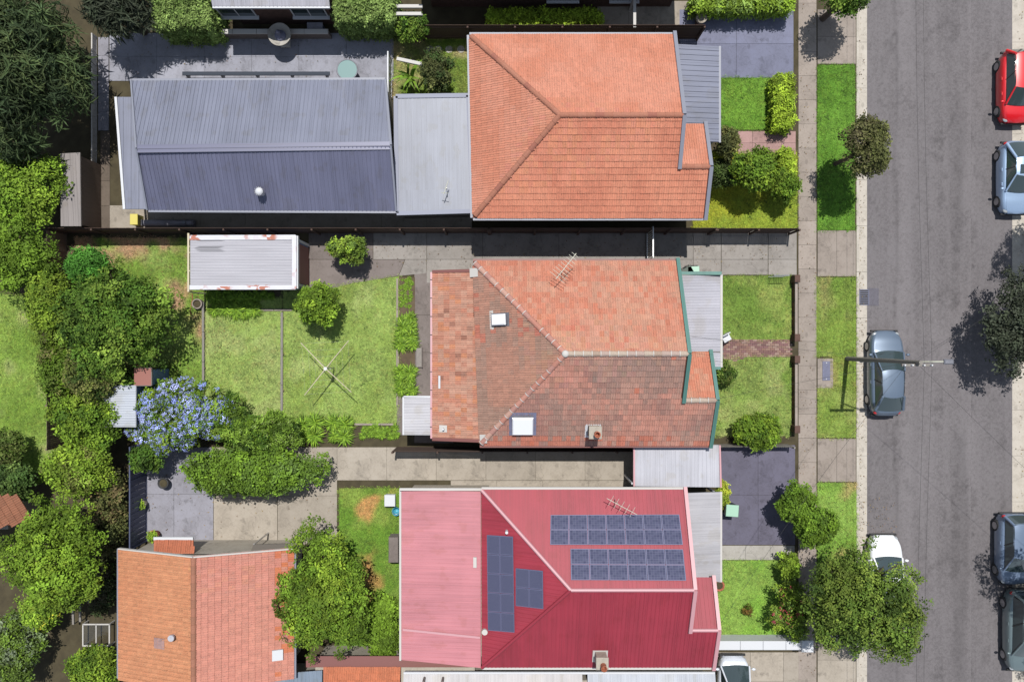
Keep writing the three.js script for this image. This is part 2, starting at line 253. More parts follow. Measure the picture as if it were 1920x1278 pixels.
function strapGeo(n, L, s, w = .035) { // fountain of arching strap leaves
  const r = rng(s), gs = [];
  for (let i = 0; i < n; i++) {
    const a = r() * 6.283, l = L * (.6 + .5 * r()), lift = .45 + .8 * r(), pos = [], K = 4, pts = [];
    for (let k = 0; k <= K; k++) { const t = k / K; pts.push([l * t * .9, l * lift * (t * 1.7 - 1.45 * t * t) + .02, w * (1 - t * t * .9) * .5 + .003]); }
    for (let k = 0; k < K; k++) { const A = pts[k], B = pts[k + 1]; pos.push(A[0], A[1], -A[2], A[0], A[1], A[2], B[0], B[1], B[2], A[0], A[1], -A[2], B[0], B[1], B[2], B[0], B[1], -B[2]); }
    const g = new THREE.BufferGeometry(); g.setAttribute('position', new THREE.Float32BufferAttribute(pos, 3)); g.rotateY(a); g.translate((r() - .5) * L * .35, 0, (r() - .5) * L * .35); g.computeVertexNormals();
    const c = G.lime[Math.floor(r() * 3)].clone().lerp(G.mid[0], .1 + .75 * r()).multiplyScalar(.7 + 1.1 * r()), ca = new Float32Array(g.attributes.position.count * 3); for (let k = 0; k < ca.length; k += 3) { ca[k] = c.r; ca[k + 1] = c.g; ca[k + 2] = c.b; }
    g.setAttribute('color', new THREE.BufferAttribute(ca, 3)); gs.push(g);
  }
  return mergeGeometries(gs);
}
const STRAP = [strapGeo(120, .52, 1, .05), strapGeo(120, .48, 2, .05), strapGeo(120, .56, 3, .05)];
M.strap = new THREE.MeshPhysicalMaterial({ color: 0xffffff, vertexColors: true, roughness: .6, side: THREE.DoubleSide, specularIntensity: .3 });
function strapBed(name, label, x0, z0, x1, z1, sp, s, scale = 1) {
  const cx = (x0 + x1) / 2, cz = (z0 + z1) / 2, t = thing(name, label, 'plant bed', null, cx, 0, cz), r = rng(s);
  for (let a = x0 + sp * .45; a < x1 - sp * .2; a += sp) for (let b = z0 + sp * .45; b < z1 - sp * .2; b += sp) { const m = new THREE.Mesh(STRAP[Math.floor(r() * 3)], M.strap); m.name = 'leafy_clump'; const k = scale * (.8 + .4 * r()); m.position.set(a - cx + (r() - .5) * .15, 0, b - cz + (r() - .5) * .15); m.rotation.y = r() * 6.28; m.scale.set(k, k, k); m.castShadow = m.receiveShadow = true; t.add(m); }
  return t;
}

// ---------------------------------------------------------------- roof kit
function plane(pts) {   // pts[0]->pts[1] is the eave
  let U = pts[1].clone().sub(pts[0]).normalize(), N = V3(); pts.forEach((p, i) => { const q = pts[(i + 1) % pts.length]; N.x += (p.y - q.y) * (p.z + q.z); N.y += (p.z - q.z) * (p.x + q.x); N.z += (p.x - q.x) * (p.y + q.y); });
  N.normalize(); if (N.y < 0) N.negate(); let V = V3().crossVectors(N, U); let O = pts[0]; if (V.y < -1e-6) { U.negate(); V.negate(); O = pts[1]; }
  const P = { O: O.clone(), U, V, N, M: new THREE.Matrix4().makeBasis(U, N, V.clone().negate()).setPosition(O) };
  P.uv = p => { const d = p.clone().sub(P.O); return [d.dot(U), d.dot(V)]; };
  P.at = (u, v, h = 0) => P.O.clone().addScaledVector(U, u).addScaledVector(V, v).addScaledVector(N, h);
  P.fromPx = (px, py) => { const dir = V3((px - 960) / (36 * CH), -1, (py - 639) / (36 * CH)), c = V3(0, CH, 0), t = P.O.clone().sub(c).dot(N) / dir.dot(N); return P.uv(c.addScaledVector(dir, t)); };
  P.poly = pts.map(P.uv); return P;
}
function slab(P, poly, h0, h1) { return prism(poly.map(p => [p[0], -p[1]]), h0, h1).applyMatrix4(P.M); }
function pbox(P, u, v, w, d, h0, h1) { return slab(P, [[u - w / 2, v - d / 2], [u + w / 2, v - d / 2], [u + w / 2, v + d / 2], [u - w / 2, v + d / 2]], h0, h1); }
function inside(poly, x, y) { let c = false; for (let i = 0, j = poly.length - 1; i < poly.length; j = i++) { const a = poly[i], b = poly[j]; if ((a[1] > y) !== (b[1] > y) && x < (b[0] - a[0]) * (y - a[1]) / (b[1] - a[1]) + a[0]) c = !c; } return c; }
function clipU(poly, lo, hi) {
  const half = (P, f) => { const o = []; P.forEach((a, i) => { const b = P[(i + 1) % P.length], fa = f(a), fb = f(b); if (fa >= 0) o.push(a); if (fa * fb < 0) { const t = fa / (fa - fb); o.push([a[0] + (b[0] - a[0]) * t, a[1] + (b[1] - a[1]) * t]); } }); return o; };
  let q = half(poly, p => p[0] - lo); if (q.length > 2) q = half(q, p => hi - p[0]); return q;
}
const TILE = [0, 1, 2, 3, 4, 5, 6, 7, 8, 9].map(k => {   // one pressed clay tile, two rolls, lip at the lower end; x across, z down the slope
  const pr = [[-.11, .026], [-.088, .03], [-.062, .008], [-.008, .006], [.004, .026], [.028, .03], [.054, .008], [.107, .006]], pos = [], uv = [], za = -.175, zb = .155, l = .014 + .002 * (k % 3);
  const t = (A, B, D, E) => { for (const p of [A, B, D, A, D, E]) { pos.push(...p); uv.push(p[0] * 1.1 + k * .37, p[2] * 1.1 + k * .21 + p[1]); } };
  for (let i = 0; i < pr.length - 1; i++) { const [x0, y0] = pr[i], [x1, y1] = pr[i + 1]; t([x0, y0 + l * 1.7, zb], [x1, y1 + l * 1.7, zb], [x1, y1 - .004, za], [x0, y0 - .004, za]); t([x0, 0, zb], [x1, 0, zb], [x1, y1 + l * 1.7, zb], [x0, y0 + l * 1.7, zb]); }
  const g = new THREE.BufferGeometry(); g.setAttribute('position', new THREE.Float32BufferAttribute(pos, 3)); g.setAttribute('uv', new THREE.Float32BufferAttribute(uv, 2)); g.computeVertexNormals(); return g;
});
const matCache = {};
function tileMat(c) { const q = v => Math.round(Math.sqrt(v) * 60) / 60, k = [q(c.r), q(c.g), q(c.b)].join(); return matCache[k] || (matCache[k] = std(new THREE.Color().setRGB(...k.split(',').map(v => v * v)), { map: M.tile.map, roughness: .88 })); }
// clay tiles over several planes of one roof: the 300 nearest the camera are meshes of their own, the rest one mass
function tiles(roof, faces, singles = 300) {
  const items = [], r = rng(faces.length * 7 + 3), TW = .218, TE = .298;
  for (const { P, poly, col, off = .03 } of faces) {
    const us = poly.map(p => p[0]), vs = poly.map(p => p[1]), u0 = Math.min(...us), u1 = Math.max(...us), v0 = Math.min(...vs), v1 = Math.max(...vs);
    for (let j = 0, v = v0 + TE / 2; v < v1; v += TE, j++) for (let u = u0 + TW / 2, i = 0; u < u1 + TW / 2; u += TW, i++) {
      if (!inside(poly, u, v)) continue;
      const p = P.at(u + (r() - .5) * .008, v + (r() - .5) * .012, off + (r() - .5) * .006), m = new THREE.Matrix4().makeBasis(P.U, P.N, P.V.clone().negate());
      m.multiply(new THREE.Matrix4().makeRotationY((r() - .5) * .03)).multiply(new THREE.Matrix4().makeRotationZ((r() - .5) * .05)).setPosition(p);
      items.push({ m, c: col(u, v, r, i, j), k: Math.floor(r() * 10), d: p.distanceTo(camera.position) });
    }
  }
  items.sort((a, b) => a.d - b.d);
  items.slice(0, singles).forEach(t => { const q = new THREE.Mesh(TILE[t.k], tileMat(t.c)); q.name = 'tile'; q.applyMatrix4(t.m); q.castShadow = q.receiveShadow = true; roof.add(q); });
  const rest = items.slice(singles), n = TILE[0].attributes.position.count, P = new Float32Array(rest.length * n * 3), Nn = new Float32Array(rest.length * n * 3), U = new Float32Array(rest.length * n * 2), Cc = new Float32Array(rest.length * n * 3), v = V3(), nm = new THREE.Matrix3();
  rest.forEach((t, i) => { const g = TILE[t.k].attributes, du = r(), dv = r(); nm.getNormalMatrix(t.m); for (let k = 0; k < n; k++) { const o = i * n + k; v.fromBufferAttribute(g.position, k).applyMatrix4(t.m); P[o * 3] = v.x; P[o * 3 + 1] = v.y; P[o * 3 + 2] = v.z; v.fromBufferAttribute(g.normal, k).applyMatrix3(nm).normalize(); Nn[o * 3] = v.x; Nn[o * 3 + 1] = v.y; Nn[o * 3 + 2] = v.z; U[o * 2] = g.uv.getX(k) + du; U[o * 2 + 1] = g.uv.getY(k) + dv; Cc[o * 3] = t.c.r; Cc[o * 3 + 1] = t.c.g; Cc[o * 3 + 2] = t.c.b; } });
  if (!rest.length) return; const im = new THREE.BufferGeometry(); for (const [k, a, s] of [['position', P, 3], ['normal', Nn, 3], ['uv', U, 2], ['color', Cc, 3]]) im.setAttribute(k, new THREE.BufferAttribute(a, s));
  part('clay_tiles', im, M.tile, roof).userData.kind = 'stuff';
}
function metal(roof, P, poly, mat, o = {}) {
  const us = poly.map(p => p[0]), u0 = Math.min(...us), u1 = Math.max(...us), w = o.w || .76, n = o.n || 4, rw = o.rw || .035, rh = o.rh || .026;
  for (let a = u0; a < u1 - .02; a += w) {
    const b = Math.min(u1, a + w), q = clipU(poly, a, b - .004); if (q.length < 3) continue; const gs = [slab(P, q, .02, .034)];
    for (let k = 0; k < n; k++) { const u = a + (k + .5) * w / n; if (u > b - rw) continue; const s = clipU(poly, u - rw / 2, u + rw / 2); if (s.length > 2) { const vs = s.map(p => p[1]), lo = Math.min(...vs) , hi = Math.max(...vs); if (hi - lo > .1) gs.push(slab(P, s, .03, .034 + rh)); } }
    part('roof_sheet', gs, mat, roof);
  }
}
function corrugated(parent, P, u0, u1, v0, v1, mat, o = {}) {   // real corrugations, one mesh per sheet
  const per = o.per || .076, amp = o.amp || .011, w = per * 10;
  for (let a = u0; a < u1 - .05; a += w) {
    const b = Math.min(u1, a + w), n = Math.max(6, Math.round((b - a) / per * 6)), pos = [], uv = [];
    for (let i = 0; i < n; i++) { const ua = a + (b - a) * i / n, ub = a + (b - a) * (i + 1) / n, ha = .03 + amp * Math.sin(ua / per * 6.2832), hb = .03 + amp * Math.sin(ub / per * 6.2832), A = P.at(ua, v0, ha), B = P.at(ub, v0, hb), D = P.at(ub, v1, hb), E = P.at(ua, v1, ha);
      for (const [p, x, y] of [[A, ua, v0], [B, ub, v0], [D, ub, v1], [A, ua, v0], [D, ub, v1], [E, ua, v1]]) { pos.push(p.x, p.y, p.z); uv.push((x - u0) / (u1 - u0), (y - v0) / (v1 - v0)); } }
    const g = new THREE.BufferGeometry(); g.setAttribute('position', new THREE.Float32BufferAttribute(pos, 3)); g.setAttribute('uv', new THREE.Float32BufferAttribute(uv, 2)); g.computeVertexNormals();
    part('roof_sheet', g, mat, parent);
  }
}
function halfCap(L, r0, r1) { const n = 7, pos = []; const pt = (z, r, i) => [Math.cos(Math.PI * i / n) * r, Math.sin(Math.PI * i / n) * r * .85, z];
  for (let i = 0; i < n; i++) { const A = pt(0, r0, i), B = pt(0, r0, i + 1), D = pt(L, r1, i + 1), E = pt(L, r1, i); for (const p of [A, D, B, A, E, D]) pos.push(...p); for (const p of [A, B, [0, 0, 0]]) pos.push(...p); for (const p of [E, [0, 0, L], D]) pos.push(...p); }
  const g = new THREE.BufferGeometry(); g.setAttribute('position', new THREE.Float32BufferAttribute(pos, 3)); const uv = []; for (let i = 0; i < pos.length; i += 3) uv.push(pos[i] * 2, pos[i + 2] * 2); g.setAttribute('uv', new THREE.Float32BufferAttribute(uv, 2)); g.computeVertexNormals(); return g; }
const CAPG = halfCap(.42, .135, .115), TICKG = halfCap(.035, .142, .142);
function caps(roof, p, q, colFn, mortarMat, s = 1, sink = .02) {
  const d = q.clone().sub(p), L = d.length(), n = Math.max(1, Math.round(L / .39)); d.normalize(); const sd = V3().crossVectors(V3(0, 1, 0), d).normalize(), up = V3().crossVectors(d, sd), ticks = [];
  for (let i = 0; i < n; i++) {
    const o = p.clone().addScaledVector(d, i * L / n).addScaledVector(up, sink), m = new THREE.Matrix4().makeBasis(sd, up, d).setPosition(o);
    const c = new THREE.Mesh(CAPG, tileMat(colFn(i))); c.name = 'ridge_cap'; c.applyMatrix4(m); c.scale.multiplyScalar(s); c.scale.z = L / n / .39; c.castShadow = c.receiveShadow = true; roof.add(c);
    if (mortarMat && hsh(i, Math.round(L * 10), 4) > .12) { const t = TICKG.clone(); t.scale(s, s, 1).applyMatrix4(m); ticks.push(t); }
  }
  if (ticks.length) part('mortar', ticks, mortarMat, roof);
}
const mixC = (a, b, t) => a.clone().lerp(b, cl(t)), jit = (c, r, k = .16) => c.clone().multiplyScalar(1 - k / 2 + k * r());
const PC = (px, py, h) => { const [x, z] = W(px, py, h); return V3(x, h, z); };

// a hipped and gabled bungalow: hip to the rear (west), gable and lower bay gable to the street (east)
function bungalow(t, c) {
  const he = c.he || 3, v = {};
  v.nw = V3(c.xw[0], he, c.zn); v.ne = V3(c.xr, he, c.zn); v.re = V3(c.xr, c.hr, c.zr); v.ra = V3(c.ax, c.hr, c.zr); v.sw = V3(c.xw[1], he, c.zs); v.se = V3(c.xr, he, c.zs);
  const sl = (c.hr - he) / (c.zs - c.zr), hb = c.hr - (c.zb - c.zr) * sl; v.bi = V3(c.xr, hb, c.zb); v.bo = V3(c.xf, hb, c.zb); v.bs = V3(c.xf, he, c.zs); v.bni = V3(c.xr, he, c.zbn); v.bno = V3(c.xf, he, c.zbn);
  const north = plane([v.nw, v.ne, v.re, v.ra]), west = plane([v.sw, v.nw, v.ra]), south = plane([v.sw, v.bs, v.bo, v.bi, v.re, v.ra]), bay = plane([v.bni, v.bno, v.bo, v.bi]);
  const f = [north, west, south, bay], under = f.map(P => slab(P, P.poly, -.07, .012));
  const roof = part('roof', under, c.under, t);
  // walls under the eaves, with the street gables
  const i = .42, wy = he - .12, w = [];
  w.push(prism([[c.xw[0] + i, c.zn + i], [c.xr - .1, c.zn + i], [c.xr - .1, c.zbn + i], [c.xf - i, c.zbn + i], [c.xf - i, c.zs - i], [c.xw[1] + i, c.zs - i]], 0, wy));
  const gab = (x, a, b, cz, top, base) => { const s = new THREE.Shape(); s.moveTo(-a, base); s.lineTo(-b, base); s.lineTo(-cz, top); s.closePath(); const g = new THREE.ExtrudeGeometry(s, { depth: .12, bevelEnabled: false }); g.rotateY(Math.PI / 2); g.translate(x, 0, 0); return g; };
  w.push(gab(c.xr - .24, c.zn + i, c.zs - i, c.zr, c.hr - .32, he - .16), gab(c.xf - .5, c.zbn + i, c.zs - i, c.zb, hb - .26, he - .16));
  part('wall', w, c.wall, t);
  // windows and a door on the street side, below the verandah
  const win = (x, y, z, ww, hh) => { const g = part('window', [box(.05, hh + .12, .07, x, y, z - ww / 2), box(.05, hh + .12, .07, x, y, z + ww / 2), box(.05, .07, ww + .07, x, y + hh / 2 + .05, z), box(.09, .07, ww + .2, x + .03, y - hh / 2 - .06, z), box(.05, .05, ww, x, y, z)], M.white, t); part('pane', box(.03, hh, ww, x - .01, y, z), M.glass, g); };
  win(c.xf - .4, 1.5, (c.zbn + c.zs) / 2, 1.6, 1.3); win(c.xr - .07, 1.45, (c.zn * .62 + c.zbn * .38), 1.1, 1.2);
  const d = part('door', bbox(.06, 2.05, .9, c.xr - .07, .1, c.zbn - .7, .01), M.doorBrown, t); part('handle', new THREE.SphereGeometry(.035, 8, 6).translate(c.xr - .02, 1.1, c.zbn - .4), M.chrome, d);
  // barge boards and gutters
  const bb = (p, q) => beam(p, q, .17, .2);
  const T = V3(.04, .02, 0);
  if (c.bargeBack !== false) part('barge_board', bb(v.ne.clone().add(V3(.06, .03, -.12)), v.re.clone().add(V3(.06, .06, 0))), c.trim, t);
  part('barge_board', bb(v.re.clone().add(V3(.065, .06, 0)), v.bi.clone().add(V3(.065, .05, .1))), c.trim, t);
  part('barge_board', bb(v.bno.clone().add(V3(.06, .03, -.1)), v.bo.clone().add(V3(.06, .06, 0))), c.trim, t);
  part('barge_board', bb(v.bo.clone().add(V3(.065, .06, 0)), v.bs.clone().add(V3(.065, .03, .1))), c.trim, t);
  const gut = (p, q, o) => part('gutter', [beam(p.clone().add(o), q.clone().add(o), .11, .1), beam(p.clone().add(o).add(V3(0, -.09, 0)), q.clone().add(o).add(V3(0, -.09, 0)), .03, .18)], c.gutter, t);
  gut(v.nw, v.ne, V3(0, -.04, -.07)); gut(v.sw, v.bs, V3(0, -.04, .07)); if (c.gutW) gut(v.sw, v.nw, V3(-.07, -.04, 0));
  return { v, north, west, south, bay, roof, hb };
}

// ---------------------------------------------------------------- cars
function car(name, label, x, z, ry, o) {
  const t = thing(name, label, o.cat || 'car', o.group || 'cars parked along the street', x, o.y ?? -.12, z, ry);
  const L = o.L, Wd = o.W || 1.72, bh = o.belt || .92, hh = o.hood || .84, kh = o.boot || .92, rh = o.roof || 1.42;
  const paint = new THREE.MeshPhysicalMaterial({ color: o.col, roughness: .38, metalness: o.metal ?? .35, clearcoat: 1, clearcoatRoughness: .06 });
  const zs = o.z || [-.42, -.26, .03, .24];   // rear glass base, roof rear, roof front, windscreen base (share of length, front is +)
  const N = 34, K = 9, rows = [];
  const topAt = s => { const a = ss(zs[3] + .02, .5, s), b = ss(-zs[0], .5, -s); return s > 0 ? bh + (hh - bh) * ss(zs[3] - .08, zs[3] + .1, s) - .16 * a * a : bh + (kh - bh) * ss(-zs[0] - .06, -zs[0] + .04, -s) - .1 * b * b; };
  for (let i = 0; i <= N; i++) {
    const s = -.5 + i / N, e = Math.pow(Math.abs(s) * 2, 7), f = Math.pow(Math.abs(s) * 2, 3), w = Wd / 2 * (1 - .10 * f - .34 * e), top = topAt(s) * (1 - .17 * Math.pow(Math.abs(s) * 2, 12)), zz = s * L;
    const zi = zz * (1 - .02 * e); rows.push([[0, .2], [w * .93, .2], [w * .985, .34], [w, .55], [w * .985, top * .82], [w * .93, top * .95], [w * .80, top], [w * .45, top + .028], [0, top + .035]].map(p => [p[0], p[1], zi]));
  }
  const pos = [], q = (A, B, D, E) => pos.push(...A, ...B, ...D, ...A, ...D, ...E), mir = p => [-p[0], p[1], p[2]];
  for (let i = 0; i < N; i++) for (let k = 0; k < K - 1; k++) { const A = rows[i][k], B = rows[i + 1][k], D = rows[i + 1][k + 1], E = rows[i][k + 1]; q(A, E, D, B); q(mir(A), mir(B), mir(D), mir(E)); }
  for (const i of [0, N]) for (let k = 0; k < K - 1; k++) { const A = rows[i][k], E = rows[i][k + 1]; q(A, E, mir(E), mir(A)); }
  const g = new THREE.BufferGeometry(); g.setAttribute('position', new THREE.Float32BufferAttribute(pos, 3)); g.computeVertexNormals();
  smooth(g, 1.0); part('body', g, paint, t);
  const deckY = s => topAt(s) * (1 - .17 * Math.pow(Math.abs(s) * 2, 12));
  // panels standing a few millimetres proud, so that shut lines show
  const deck = (s0, s1, wf, nm, lift = .008) => { const p = []; const n = 8, m = 8; const P = (i, j) => { const s = s0 + (s1 - s0) * i / n, u = (j / m - .5) * 2, e = Math.pow(Math.abs(s) * 2, 7), w = Wd / 2 * (1 - .1 * Math.pow(Math.abs(s) * 2, 3) - .34 * e) * wf; return [u * w, deckY(s) + lift + .034 * (1 - u * u) , s * L * (1 - .02 * e)]; };
    for (let i = 0; i < n; i++) for (let j = 0; j < m; j++) { const A = P(i, j), B = P(i + 1, j), D = P(i + 1, j + 1), E = P(i, j + 1); p.push(...A, ...B, ...D, ...A, ...D, ...E); }
    const gg = new THREE.BufferGeometry(); gg.setAttribute('position', new THREE.Float32BufferAttribute(p, 3)); gg.computeVertexNormals(); smooth(gg, 1); part(nm, gg, paint, t); };
  deck(zs[3] + .025, .465, .8, 'bonnet'); if (zs[0] > -.45) deck(-.475, zs[0] - .015, .78, 'boot_lid');
  // cabin: roof panel, pillars and panes
  const wb = Wd / 2 * .86, wr = Wd / 2 * (o.roofW || .66), Z = zs.map(s => s * L), yb = bh + .0;
  const base = [[-wb * .94, yb, Z[0]], [wb * .94, yb, Z[0]], [wb, yb, Z[3]], [-wb, yb, Z[3]]], rf = [[-wr * .94, rh - .05, Z[1]], [wr * .94, rh - .05, Z[1]], [wr, rh - .04, Z[2]], [-wr, rh - .04, Z[2]]];
  const pil = (a, b, w = .07) => rod(V3(...a), V3(...b), w, w * .8, 6);
  part('pillar', [pil(base[0], rf[0], .09), pil(base[1], rf[1], .09), pil(base[2], rf[2], .05), pil(base[3], rf[3], .05)], paint, t);
  { const p = [], n = 8, m = 10, P = (i, j) => { const u = i / n, v = (j / m - .5) * 2, zz = Z[1] - .04 + (Z[2] - Z[1] + .06) * u, ww = wr * (.95 + .06 * u) * 1.03; return [v * ww, rh - .075 * Math.pow(Math.abs(v), 2.6) - .04 * Math.pow(Math.abs(u * 2 - 1), 3), zz + (1 - v * v) * .07 * (u - .5) * 2]; };
    for (let i = 0; i < n; i++) for (let j = 0; j < m; j++) { const A = P(i, j), B = P(i + 1, j), D = P(i + 1, j + 1), E = P(i, j + 1); p.push(...A, ...B, ...D, ...A, ...D, ...E); }
    const gg = new THREE.BufferGeometry(); gg.setAttribute('position', new THREE.Float32BufferAttribute(p, 3)); gg.computeVertexNormals(); smooth(gg, 1); const rp = part('roof_panel', gg, paint, t);
    if (o.sunroof) part('sunroof', bbox(wr * 1.25, .02, L * .12, 0, rh - .008, (Z[1] + Z[2]) / 2 + .15, .006), M.glass, rp); }
  const pane = (nm, A, B, D, E, bow) => { const p = [], n = 6, P = (u, v) => { const x = (A[0] * (1 - u) + B[0] * u) * (1 - v) + (E[0] * (1 - u) + D[0] * u) * v, y = (A[1] * (1 - u) + B[1] * u) * (1 - v) + (E[1] * (1 - u) + D[1] * u) * v, zz = (A[2] * (1 - u) + B[2] * u) * (1 - v) + (E[2] * (1 - u) + D[2] * u) * v, k = 4 * u * (1 - u); return [x, y + k * .03, zz + bow * k]; };
    for (let i = 0; i < n; i++) for (let j = 0; j < 3; j++) { const a = P(i / n, j / 3), b = P((i + 1) / n, j / 3), d = P((i + 1) / n, (j + 1) / 3), e = P(i / n, (j + 1) / 3); p.push(...a, ...b, ...d, ...a, ...d, ...e); }
    const gg = new THREE.BufferGeometry(); gg.setAttribute('position', new THREE.Float32BufferAttribute(p, 3)); gg.computeVertexNormals(); smooth(gg, 1); return part(nm, gg, M.glass, t); };
  pane('windscreen', base[3], base[2], rf[2], rf[3], .09); pane('rear_window', base[0], base[1], rf[1], rf[0], -.08);
  for (const s of [-1, 1]) { const b0 = s < 0 ? base[0] : base[1], b3 = s < 0 ? base[3] : base[2], r0 = s < 0 ? rf[0] : rf[1], r3 = s < 0 ? rf[3] : rf[2], lp = (a, b, k) => a.map((v, i) => v + (b[i] - v) * k);
    pane('side_window', lp(b0, b3, .06), lp(b0, b3, .52), lp(r0, r3, .5), lp(r0, r3, .04), 0); pane('side_window', lp(b0, b3, .55), lp(b0, b3, .96), lp(r0, r3, .98), lp(r0, r3, .54), 0);
    part('pillar', pil(lp(b0, b3, .535), lp(r0, r3, .52), .03), M.dark, t);
    part('wing_mirror', new THREE.SphereGeometry(.1, 10, 8).scale(1.1, .75, .7).translate(s * (Wd / 2 + .08), bh + .04, Z[3] - .12), paint, t);
    part('headlight', new THREE.SphereGeometry(.14, 10, 8).scale(1.1, .6, 1.1).translate(s * Wd * .31, hh - .26, L * .44), M.lampGlass, t);
    part('tail_light', new THREE.SphereGeometry(.13, 10, 8).scale(1, .9, .8).translate(s * Wd * .33, kh - .26, -L * .452), M.redLamp, t);
    const dh = part('door_handle', [box(.03, .03, .16, s * (Wd / 2 - .005), bh - .14, -.1 * L), box(.03, .03, .16, s * (Wd / 2 - .005), bh - .14, .1 * L)], paint, t);
    for (const e of [-.31, .31]) { const wz0 = e * L, ty = part('wheel', new THREE.TorusGeometry(.23, .09, 10, 22).rotateY(Math.PI / 2).scale(1.15, 1, 1).translate(s * (Wd / 2 - .1), .31, wz0), M.rubber, t); part('rim', new THREE.CylinderGeometry(.19, .19, .16, 14).rotateZ(Math.PI / 2).translate(s * (Wd / 2 - .09), .31, wz0), M.rim, ty); }
  }
  part('bumper', [bbox(Wd * .8, .16, .1, 0, .3, L * .487, .03), bbox(Wd * .8, .16, .1, 0, .34, -L * .487, .03)], M.dark, t);
  part('wiper', [rod(V3(-.5, bh + .03, Z[3] + .02), V3(.05, bh + .12, Z[3] - .1), .012), rod(V3(.05, bh + .03, Z[3] + .02), V3(.55, bh + .12, Z[3] - .1), .012)], M.dark, t);
  if (o.rack) part('roof_rack', [rod(V3(-wr, rh + .06, Z[1] + .3), V3(wr, rh + .06, Z[1] + .3), .02), rod(V3(-wr, rh + .06, Z[2] - .2), V3(wr, rh + .06, Z[2] - .2), .02)], M.steel, t);
  return t;
}
function smooth(g, th) { // shared normals for points that coincide
  const p = g.attributes.position, n = g.attributes.normal, map = new Map(), key = i => Math.round(p.getX(i) * 2000) + ',' + Math.round(p.getY(i) * 2000) + ',' + Math.round(p.getZ(i) * 2000);
  for (let i = 0; i < p.count; i++) { const k = key(i); (map.get(k) || map.set(k, []).get(k)).push(i); }
  const src = n.array.slice();
  for (const l of map.values()) for (const i of l) { let x = 0, y = 0, z = 0; for (const j of l) { const d = src[i * 3] * src[j * 3] + src[i * 3 + 1] * src[j * 3 + 1] + src[i * 3 + 2] * src[j * 3 + 2]; if (d > 1 - th * .55) { x += src[j * 3]; y += src[j * 3 + 1]; z += src[j * 3 + 2]; } } const q = Math.hypot(x, y, z) || 1; n.setXYZ(i, x / q, y / q, z / q); }
}
// ---------------------------------------------------------------- fences
function palingFence(label, p, q, h, mat, o = {}) {
  const L = Math.hypot(q[0] - p[0], q[1] - p[1]), t = thing(o.name || 'timber_fence', label, 'fence', null, p[0], 0, p[1], -Math.atan2(q[1] - p[1], q[0] - p[0])), r = rng(Math.round(L * 31 + p[0] * 7 + 900)), n = Math.ceil(L / 2.4), s = L / n, pw = o.pw || .1;
  for (let i = 0; i <= n; i++) part('post', bbox(.09, h - .05, .09, i * s, 0, .07, .008), mat, t);
  for (let i = 0; i < n; i++) { const gs = []; for (let x = i * s; x < (i + 1) * s - pw * .5; x += pw) gs.push(box(pw - .006, h + (r() - .5) * .03, .018, x + pw / 2, h / 2, (r() - .5) * .008)); const m = part('palings', gs, mat, t); m.userData.kind = 'stuff'; part('rail', [box(s - .1, .07, .04, (i + .5) * s, h * .85, .03), box(s - .1, .07, .04, (i + .5) * s, h * .2, .03)], mat, t); }
  return t;
}
function sheetFence(label, p, q, h, mat, o = {}) {
  const L = Math.hypot(q[0] - p[0], q[1] - p[1]), t = thing(o.name || 'metal_fence', label, 'fence', null, p[0], 0, p[1], -Math.atan2(q[1] - p[1], q[0] - p[0])), n = Math.ceil(L / 2.4), s = L / n;
  for (let i = 0; i <= n; i++) part('post', bbox(.06, h, .07, i * s, 0, 0, .006), mat, t);
  for (let i = 0; i < n; i++) { const gs = []; for (let k = 0; k < 12; k++) gs.push(box(s / 12 - .002, h - .12, .012, i * s + (k + .5) * s / 12, h / 2, k % 2 ? .012 : -.012)); part('fence_panel', gs, mat, t); part('rail', [box(s - .06, .05, .06, (i + .5) * s, h - .04, 0), box(s - .06, .05, .05, (i + .5) * s, .06, 0)], mat, t); }
  return t;
}
function brickRow(parent, x0, z0, x1, z1, y0, rows, mat, mats) { // low brick wall laid brick by brick
  const L = Math.hypot(x1 - x0, z1 - z0), a = -Math.atan2(z1 - z0, x1 - x0), n = Math.max(1, Math.round(L / .24)), s = L / n;
  for (let j = 0; j < rows; j++) for (let i = 0; i < n; i++) { const g = bbox(s - .01, .076, .11, 0, 0, 0, .006), m = part('brick', g, mats[(i * 7 + j * 3) % mats.length], parent); const k = (i + .5 + (j % 2 ? .0 : .0)) / n; m.position.set(x0 + (x1 - x0) * k, y0 + j * .086, z0 + (z1 - z0) * k); m.rotation.y = a; }
}

